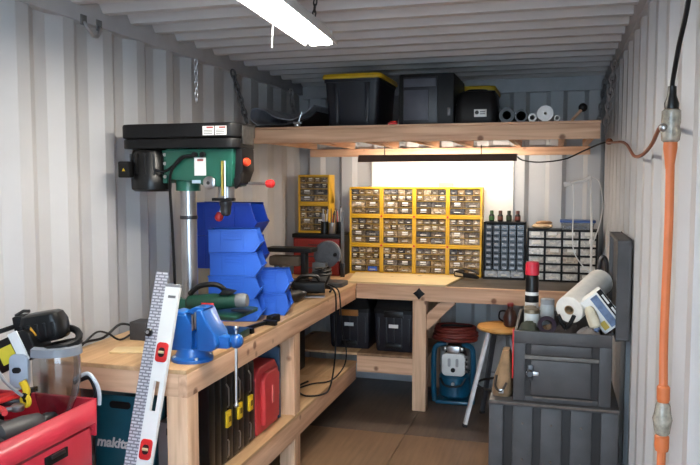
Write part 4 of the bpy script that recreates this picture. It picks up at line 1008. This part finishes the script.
# ================================================================== RED TOOL CHEST AT NEAR LEFT
t = thing('red_tool_chest', 'open red steel tool chest in the near left foreground', 'tool chest', (.3, 1.65, 0))
cx0, cx1, cy0, cy1, zr = .085, .515, 1.15, 2.085, .868
MB().box(cx0+.01, cx1-.012, cy0+.01, cy1-.012, .12, .751).build('body', RED, t, bev=.006)
mb = MB(); mb.box(cx1-.008, cx1, cy0, cy1, .785, zr); mb.box(cx0, cx0+.008, cy0, cy1, .74, zr); mb.box(cx0, cx1, cy1-.008, cy1, .74, zr); mb.box(cx0, cx1, cy0, cy0+.008, .74, zr)
mb.build('tray_wall', RED, t, bev=.002)
MB().box(cx0, cx1-.010, cy0-.002, cy1+.003, .752, .764).build('tray_floor', RED, t, bev=.002)
for k in range(3):
    d = MB().box(cx1-.014, cx1-.004, cy0+.03, cy1-.03, .655-k*.15, .775-k*.15).build('drawer', RED, t, bev=.004)
    f = MB().box(cx1-.005, cx1+.003, 1.825, 1.93, .725-k*.15, .757-k*.15).build('handle', BLK, d, bev=.003)
    MB().box(cx1+.002, cx1+.010, 1.845, 1.91, .745-k*.15, .757-k*.15).build('grip_lip', DSTEEL, f, bev=.002)
for x in (cx0+.05, cx1-.06):
    for y in (cy0+.08, cy1-.08):
        c = MB().cyl((x-.015, y, .05), (x+.015, y, .05), .05, n=18).build('caster', RUBBER, t)
        MB().box(x-.025, x+.025, y-.03, y+.03, .098, .121).build('bracket', STEEL, c)
ZT = .765
# face shield
t = thing('face_shield', 'clear face shield with grey bracket and black headband in the red chest', 'face shield', (.40, 1.98, ZT))
vis = []
for i in range(13):
    a = math.radians(-100+ i*14.0)
    vis.append((math.cos(a), math.sin(a)))
cc = V(.428, 1.985, 0)
rings_o = []
vs = []; fs = []
prof = [(1.065, .092, 0), (1.03, .100, 0), (.97, .100, 0), (.91, .088, .004), (.86, .068, .008), (.815, .04, .01)]
for (z, R, sx) in prof:
    for (ca, sa) in vis:
        for rr in (R, R-.002): vs.append(cc+V(ca*rr, sa*rr*.72-.01, z))
n = len(vis)
for i in range(len(prof)-1):
    for j in range(n-1):
        a = (i*n+j)*2; b = ((i+1)*n+j)*2
        fs += [(a, a+2, b+2, b), (a+1, b+1, b+3, a+3)]
        if j == 0: fs.append((a, b, b+1, a+1))
        if j == n-2: fs.append((a+2, a+3, b+3, b+2))
        if i == 0: fs.append((a, a+1, a+3, a+2))
        if i == len(prof)-2: fs.append((b, b+2, b+3, b+1))
MB().add(vs, fs).build('visor', GLASS, t)
br = MB(); rings = []
for (ca, sa) in vis:
    R = .098; p = cc+V(ca*R, sa*R*.72-.01, 0)
    rings.append([p+V(0, 0, 1.048), p+V(ca*.008, sa*.008, 1.048), p+V(ca*.006, sa*.006, 1.074), p+V(-ca*.008, -sa*.008, 1.08)])
br.loft(rings).build('brow_bracket', mat('shield_grey', (128, 132, 140), .4, var=.1), t)
MB(T((.362, 1.905, 1.0), rz=.3)).prism(rrect(.06, .11, .018), 'y', -.012, .012).build('side_bracket', mat('shield_pale', (168, 176, 188), .35), t, bev=.004)
MB(T((.362, 1.89, 1.005), rz=.3)).prism(rrect(.026, .018, .008), 'y', -.004, .004).build('bracket_slot', BLK, t)
MB().tube([cc+V(.088*math.cos(a), .07*math.sin(a), 1.065+.02*math.cos(a)) for a in [2*PI*k/16 for k in range(16)]], .011, 8, closed=True).build('headband', BLK, t)
MB().tube([cc+V(.088*math.cos(a), .07*math.sin(a), 1.085+.03*math.sin(a)) for a in [PI*(k/10) for k in range(11)]], .012, 8).build('crown_strap', BLK, t)
# black nailer with yellow sticker
t = thing('power_nailer', 'black power tool with yellow sticker heaped in the red chest', 'power tool', (.30, 1.93, ZT))
Mn = basis((.315, 1.955, 1.055), V(.86, .12, .42).normalized(), V(-.14, .99, 0).normalized(), V(-.42, -.06, .88).normalized())
g = lambda: MB(Mn)
g().prism(rrect(.18, .10, .03), 'y', -.05, .05).build('body', BLKG, t, bev=.01, seg=3)
g().box(-.035, .02, -.053, -.049, -.03, .025).build('yellow_sticker', mat('sticker_yellow', (226, 204, 60), .5), t)
g().box(.025, .06, -.056, -.05, -.045, .055).build('white_strap', WHITE, t, bev=.002)
g().box(-.16, -.07, -.03, .03, -.045, .02).build('grip', BLK, t, bev=.012)
Mq = basis((.385, 2.0, 1.128), V(.95, .25, .16).normalized(), V(-.25, .96, 0).normalized(), V(-.16, -.04, .98).normalized())
q = lambda: MB(Mq)
t2 = thing('battery_pack', 'black ribbed battery pack with orange mark on top of the heap', 'battery', (.36, 1.97, 1.07))
q().loft([[(x*k, y*k, z) for x, y in rrect(.145, .10, .03)] for k, z in ((.9, -.045), (1, -.035), (1, .015), (.85, .042), (.7, .048))]).build('shell', BLKG, t2)
for k in range(5): q().box(-.062+k*.026, -.05+k*.026, -.053, .04, -.03, .018).build('rib', BLK, t2, bev=.003)
q().prism([(-.035, -.018), (-.005, -.018), (-.02, .012)], 'y', -.056, -.0525).build('orange_mark', mat('orange_mark', (226, 160, 40), .5), t2)
q().box(-.09, -.055, -.03, .03, .0, .05).build('clip', BLK, t2, bev=.006)
q().tube([(-.09, 0, .05), (-.06, 0, .062), (-.04, 0, .058)], .006, 6).build('wire_loop', DSTEEL, t2)
t = thing('black_cable', 'black and grey cable looping over the left of the red chest', 'cable', (.27, 1.9, ZT))
MB().tube([(.27, 1.88, 1.05), (.31, 1.86, 1.02), (.35, 1.85, .98), (.38, 1.86, .95), (.40, 1.87, .93)], .006, 6, smooth=6).build('strand', GREY, t)
MB().tube([(.27, 1.86, 1.02), (.31, 1.84, .99), (.335, 1.83, .95), (.345, 1.84, .90)], .006, 6, smooth=6).build('strand', BLK, t)
MB().tube([(.20, 1.93, 1.08), (.25, 1.9, 1.11), (.29, 1.92, 1.125), (.31, 1.98, 1.135)], .008, 6, smooth=6).build('strand', BLK, t)
def pliers(loc, rz, m, label):
    t = thing('pliers', label, 'pliers', loc, rz, 'pliers in the red chest')
    for s in (-1, 1): MB().tube([(0, 0, .012), (-.04, s*.012, .012), (-.09, s*.022, .012), (-.13, s*.016, .012)], .0095, 8, smooth=4).build('handle', m, t, world=False)
    MB().prism([(0, -.014), (.05, -.004), (.05, .004), (0, .014), (-.015, .008), (-.015, -.008)], 'z', .004, .02).build('jaw', DSTEEL, t, bev=.002, world=False)
# heap of dark tools so that the grips lie high in the tray
t = thing('tool_tray', 'dark lift out tool tray inside the red chest', 'tray', (.28, 1.80, ZT))
MB().box(.11, .405, 1.52, 1.93, ZT+.001, ZT+.045).build('tray', mat('dark_tray', (40, 40, 44), .5), t, bev=.004)
MB().tube([(.14, 1.72, ZT+.046), (.14, 1.62, ZT+.06), (.16, 1.62, ZT+.06), (.16, 1.72, ZT+.046)], .007, 6).build('handle', DSTEEL, t)
pliers((.335, 1.86, ZT+.128), .5, REDP, 'red handled pliers lying lower in the chest heap')
pliers((.37, 1.91, ZT+.152), 1.3, REDP, 'red handled pliers next to the yellow clamp')
pliers((.32, 1.80, ZT+.14), 2.6, REDP, 'red handled pliers at the left edge of the heap')
t = thing('spring_clamp', 'yellow and black spring clamp standing beside the face shield', 'clamp', (.40, 1.89, ZT+.127))
MB().tube([(.392, 1.88, .975), (.402, 1.885, .945), (.398, 1.885, .92)], .012, 8, smooth=4).build('upper_grip', YELP, t)
MB().torus((.402, 1.88, .912), .016, .008, (0.2, 1, 0), 14, 8).build('ring', YELP, t)
MB().cyl((.402, 1.87, .93), (.402, 1.895, .93), .010, n=12).build('pivot', BLK, t)
MB().tube([(.398, 1.885, .92), (.388, 1.89, .902), (.38, 1.895, .9)], .009, 8, smooth=3).build('lower_grip', BLK, t)
power_drill('power_drill', 'dark grey drill lying at the front rim of the red chest', (.44, 1.83, ZT+.047), 1.35, mat('drill_grey', (72, 70, 70)), BLKG)
power_drill('power_drill', 'black drill lying nearest the camera in the red chest', (.44, 1.59, ZT+.047), 1.35, BLK, REDP)
t = thing('ratchet', 'steel ratchet handle lying across the red chest tray', 'ratchet', (.36, 1.86, ZT+.09))
MB().tube([(.33, 1.72, ZT+.137), (.37, 1.78, ZT+.137), (.40, 1.83, ZT+.137)], .008, 8).build('handle', STEEL, t)
MB().lathe([(.018, 0), (.02, .006), (.02, .018), (.014, .022)], (.405, 1.84, ZT+.127), (0, 0, 1), 14).build('head', STEEL, t)
t = thing('hose_coupling', 'pale coiled plastic hose hanging at the far end of the red chest', 'hose', (.49, 2.10, .72))
MB().tube([(.44, 2.07, .93), (.475, 2.095, .95), (.505, 2.10, .92), (.515, 2.104, .88), (.512, 2.106, .84)], .007, 8, smooth=6).build('hose', mat('pale_clear_hose', (190, 194, 200), .25, var=.1), t)
MB().tube([(.43, 2.085, .92), (.47, 2.11, .935), (.495, 2.112, .90), (.50, 2.115, .85)], .012, 8, smooth=6).build('cable', BLK, t)

# ================================================================== THINGS ON THE LOFT SHELF
ZL = 1.957
def tote(x0, x1, y0, y1, z1, lidm, label, body=NAVY, taper=.86):
    t = thing('storage_tote', label, 'tote', ((x0+x1)/2, (y0+y1)/2, ZL))
    cx, cy, w, d = (x0+x1)/2, (y0+y1)/2, x1-x0, y1-y0
    zl = z1-.03
    MB().loft([[(x, y, z) for x, y in rrect(w*k, d*k, .03, cx=cx, cy=cy)] for k, z in ((taper, ZL), (taper+.02, ZL+.01), (.97, zl-.02), (1.0, zl-.02), (1.0, zl))]).build('body', body, t)
    for s in (-1, 1):
        for u in (-.28, .28):
            MB().prism([(cx+u*w*.93-.01, ZL+.02), (cx+u*w*.93+.01, ZL+.02), (cx+u*w+.018, zl-.025), (cx+u*w-.018, zl-.025)], 'y', cy+s*d*.47-.010, cy+s*d*.47+.008).build('rib', body, t, bev=.003)
    MB().loft([[(x, y, z) for x, y in rrect(w*k, d*k, .035, cx=cx, cy=cy)] for k, z in ((1.05, zl+.001), (1.06, zl+.012), (1.03, z1), (.9, z1+.006))]).build('lid', lidm, t)
    return t
tote(.562, .935, 4.45, 4.95, 2.288, YELP, 'charcoal storage tote with yellow lid on the loft shelf')
tote(1.335, 1.60, 5.0, 5.45, 2.25, YELP, 'rear tote with yellow lid half hidden on the loft shelf')
t = thing('equipment_case', 'tall black equipment case with grey front panel on the loft shelf', 'case', (1.22, 4.72, ZL))
MB().box(1.055, 1.40, 4.455, 4.98, ZL, 2.272).build('body', BLK, t, bev=.012)
MB().box(1.085, 1.30, 4.448, 4.46, ZL+.01, 2.25).build('front_panel', NAVY, t, bev=.004)
MB().box(1.09, 1.245, 4.442, 4.45, ZL+.03, 2.17).build('inset_panel', mat('slate_panel', (74, 76, 88), .5), t, bev=.003)
MB().box(1.09, 1.29, 4.442, 4.45, 2.19, 2.24).build('top_band', mat('slate_panel', (74, 76, 88)), t, bev=.003)
MB().box(1.395, 1.405, 4.56, 4.60, 2.02, 2.09).build('latch', STEEL, t, bev=.002)
MB().box(1.36, 1.38, 4.452, 4.458, 2.01, 2.06).build('latch', DSTEEL, t, bev=.002)
t = thing('tool_bag', 'rounded black tool bag with white tag on the loft shelf', 'bag', (1.53, 4.6, ZL))
MB().loft([[(1.535+x*k, 4.6+y*k, ZL+z) for x, y in rrect(.265, .30, .05)] for k, z in ((.96, 0), (1, .02), (.98, .10), (.90, .16), (.78, .195), (.55, .205))]).build('bag', BLK, t)
MB().tube([(1.46, 4.55, ZL+.19), (1.48, 4.55, ZL+.208), (1.58, 4.55, ZL+.208), (1.60, 4.55, ZL+.19)], .008, 8, smooth=5).build('handle', BLK, t)
s = MB().box(1.525, 1.60, 4.444, 4.452, ZL+.04, ZL+.085).build('tag', WHITE, t, bev=.001)
MB().cyl((1.542, 4.4445, ZL+.066), (1.542, 4.4425, ZL+.066), .012, n=14).build('tag_logo', mat('print_dark', (40, 40, 44), .5), s)
for k in range(2): MB().box(1.560, 1.592, 4.4425, 4.4445, ZL+.055+k*.012, ZL+.06+k*.012).build('printed_line', mat('print_grey', (110, 110, 112)), s)
MB().sph((1.428, 4.56, ZL+.10), (.024, .07, .1), 14, 9).build('side_pouch', BLK, t)
def pipe(x, y0, y1, r, wall, m, label, name='pipe'):
    d = V(0, 1, 0)
    t = thing(name, label, 'pipe' if name == 'pipe' else 'roll', (x, (y0+y1)/2, ZL), 0, 'rolls and pipes on the loft shelf')
    MB().lathe([(r-wall, 0), (r, 0), (r, y1-y0), (r-wall, y1-y0)], (x, y0, ZL+r+.001), d, 24, closed=True).build('wall', m, t)
    return t
pipe(1.718, 4.46, 5.3, .046, .02, BLKG, 'thick dark roll lying beside the black tool bag', 'rolled_mat')
pipe(1.804, 4.44, 5.2, .038, .010, BLKG, 'dark pipe end second from the tool bag', 'pipe')
pipe(1.869, 4.42, 5.3, .025, .011, WHITE, 'narrow white pipe beside the dark pipe', 'pipe')
pipe(1.943, 4.42, 5.3, .047, .040, WHITE, 'fat white pipe with nearly closed end on the loft shelf', 'pipe')
t = pipe(2.010, 4.41, 5.0, .018, .008, WHITE, 'thin white pipe rightmost next to the fat white pipe', 'pipe')
t = thing('mallet', 'short mallet with dark round head propped at the right of the loft shelf', 'mallet', (2.12, 4.5, ZL))
MB().tube([(2.095, 4.44, ZL+.008), (2.15, 4.50, ZL+.075)], .009, 8).build('handle', WY, t)
MB().sph((2.155, 4.505, ZL+.085), .026, 16, 10).build('head', BLKG, t)
# rubber mat sheets curling at the left
def sheet(name, m, prof, x_of, y0, y1, th, label, cat):
    vs = []; fs = []; n = len(prof)
    P = catmull([(a, 0, b) for a, b in prof], 6)
    for p in P:
        for y, sh in ((y0, 0), (y1, .06)):
            for dz in (0, th): vs.append((p.x+sh, y, p.z+dz))
    for i in range(len(P)-1):
        b = i*4; fs += [(b, b+4, b+6, b+2), (b+1, b+3, b+7, b+5), (b, b+1, b+5, b+4), (b+2, b+6, b+7, b+3)]
    fs += [(0, 2, 3, 1), (len(vs)-4, len(vs)-3, len(vs)-1, len(vs)-2)]
    return tag(MB().add(vs, fs).build(name, m), label, cat)
sheet('rubber_mat', MATG, [(.10, ZL+.02), (.045, ZL+.06), (.06, ZL+.125), (.14, ZL+.118), (.22, ZL+.07), (.33, ZL+.05), (.42, ZL+.085), (.49, ZL+.14)], None, 4.47, 5.0, .006, 'grey rubber mat curling up over the left end of the loft shelf', 'mat')
sheet('rubber_mat', RUBBER, [(.09, ZL+.004), (.2, ZL+.012), (.33, ZL+.02), (.46, ZL+.05), (.52, ZL+.09)], None, 4.43, 5.02, .008, 'black rubber mat lying flat beneath the curled grey mat', 'mat')
t = thing('cardboard_sheet', 'folded brown cardboard leaning behind the mats beside the yellow lidded tote', 'cardboard', (.5, 5.1, ZL))
MB(T((.52, 5.12, ZL), rx=-.2)).box(-.20, .12, 0, .03, .005, .19).build('panel', CARD, t, bev=.003)
MB(T((.52, 5.06, ZL), rx=-.5)).box(-.16, .10, 0, .01, .005, .12).build('flap', CARD, t, bev=.002)
t = thing('shackle', 'bright steel clamp fitting on the shelf edge at the left', 'clamp', (.40, 4.41, ZL))
MB().lathe([(.012, 0), (.022, .004), (.022, .012), (.012, .016)], (.40, 4.405, ZL+.001)).build('foot', STEEL, t)
MB().box(.375, .43, 4.395, 4.415, ZL+.018, ZL+.032).build('bar', STEEL, t, bev=.003)
MB().cyl((.41, 4.405, ZL+.03), (.43, 4.405, ZL+.095), .005, n=8).build('screw', STEEL, t)
t = thing('red_clip', 'small red clip lying on the loft shelf edge between tote and case', 'clip', (1.05, 4.40, ZL))
MB(T((1.03, 4.40, ZL+.007), rz=.3)).box(-.03, .03, -.005, .005, -.006, .006).build('arm', REDP, t, bev=.002)
MB(T((1.035, 4.40, ZL+.018), rz=-.5)).box(-.025, .025, -.005, .005, -.005, .005).build('arm', REDP, t, bev=.002)

# ================================================================== CORDS
t = thing('power_cable', 'black cord sagging from the shelf light to the right wall', 'cord', (2.0, 5.1, 1.73))
MB().tube([(1.75, 5.15, 1.775), (1.79, 5.1, 1.75), (1.90, 5.02, 1.735), (2.06, 4.92, 1.75), (2.18, 4.75, 1.80), (2.265, 4.50, 1.83), (2.30, 4.42, 1.83)], .005, 6, smooth=7).build('cord', BLK, t)
t = thing('brown_cord', 'brown extension cord running from the shelf end along the right wall', 'cord', (2.31, 3.3, 1.7))
MB().tube([(2.29, 4.40, 1.83), (2.305, 4.1, 1.815), (2.315, 3.77, 1.80), (2.318, 3.5, 1.775), (2.318, 3.155, 1.713), (2.318, 2.85, 1.708), (2.315, 2.563, 1.732), (2.312, 2.35, 1.772), (2.308, 2.16, 1.765)], .0065, 7, smooth=7).build('cord', BROWNC, t)
MB().sph((2.30, 4.40, 1.835), (.02, .03, .018), 10, 7, .1, 2).build('knot', BROWNC, t)
t = thing('orange_cord', 'thick orange extension cord hanging down the right wall with taped plugs', 'cord', (2.31, 2.12, .0))
OX = 2.31
MB().tube([(OX, 2.112, 1.715), (OX+.003, 2.118, 1.5), (OX, 2.118, 1.2), (OX, 2.098, 1.04), (OX, 2.096, 1.0)], .0115, 10, smooth=7).build('upper_length', ORANGE, t)
MB().lathe([(.017, 0), (.018, .03), (.014, .06), (.011, .085)], (OX, 2.112, 1.73), (0, 0, -1), 16).build('socket', ORANGE, t)
tp = MB().lathe([(.016, 0), (.023, .006), (.026, .03), (.022, .042), (.025, .055), (.024, .085), (.018, .09)], (OX, 2.112, 1.715), (0, 0, 1), 14).build('taped_joint', TAPE, t)
MB().lathe([(.018, 0), (.019, .02), (.012, .04), (.011, .065)], (OX, 2.112, 1.80), (0, 0, 1), 16).build('black_plug', BLKG, t)
MB().sph((OX-.02, 2.10, 1.755), (.012, .012, .012), 10, 7).build('tape_glint', STEEL, t)
MB().lathe([(.012, 0), (.017, .015), (.017, .05), (.013, .055)], (OX, 2.096, 1.0), (0, 0, 1), 14).build('plug_body', ORANGE, t)
MB().lathe([(.014, 0), (.020, .008), (.023, .03), (.026, .045), (.022, .062), (.019, .085), (.014, .095)], (OX, 2.096, .915), (0, 0, 1), 14).build('taped_joint', TAPE, t)
MB().lathe([(.017, 0), (.019, .01), (.019, .04), (.014, .046)], (OX, 2.096, .872), (0, 0, 1), 14).build('socket', ORANGE, t)
MB().tube([(OX, 2.096, .89), (OX, 2.10, .6), (OX+.002, 2.13, .3), (OX-.02, 2.12, .06), (OX-.08, 2.08, .014), (OX-.2, 2.0, .013)], .0115, 10, smooth=7).build('lower_length', ORANGE, t)
t = thing('power_cable', 'black cord dropping from the ceiling rail to the orange cord plug', 'cord', (2.315, 2.05, 1.9))
MB().tube([(2.322, 1.86, 2.30), (2.318, 1.945, 2.06), (2.313, 2.04, 1.96), (2.31, 2.095, 1.89), (2.31, 2.112, 1.862)], .0062, 8, smooth=7).build('cord', BLK, t)
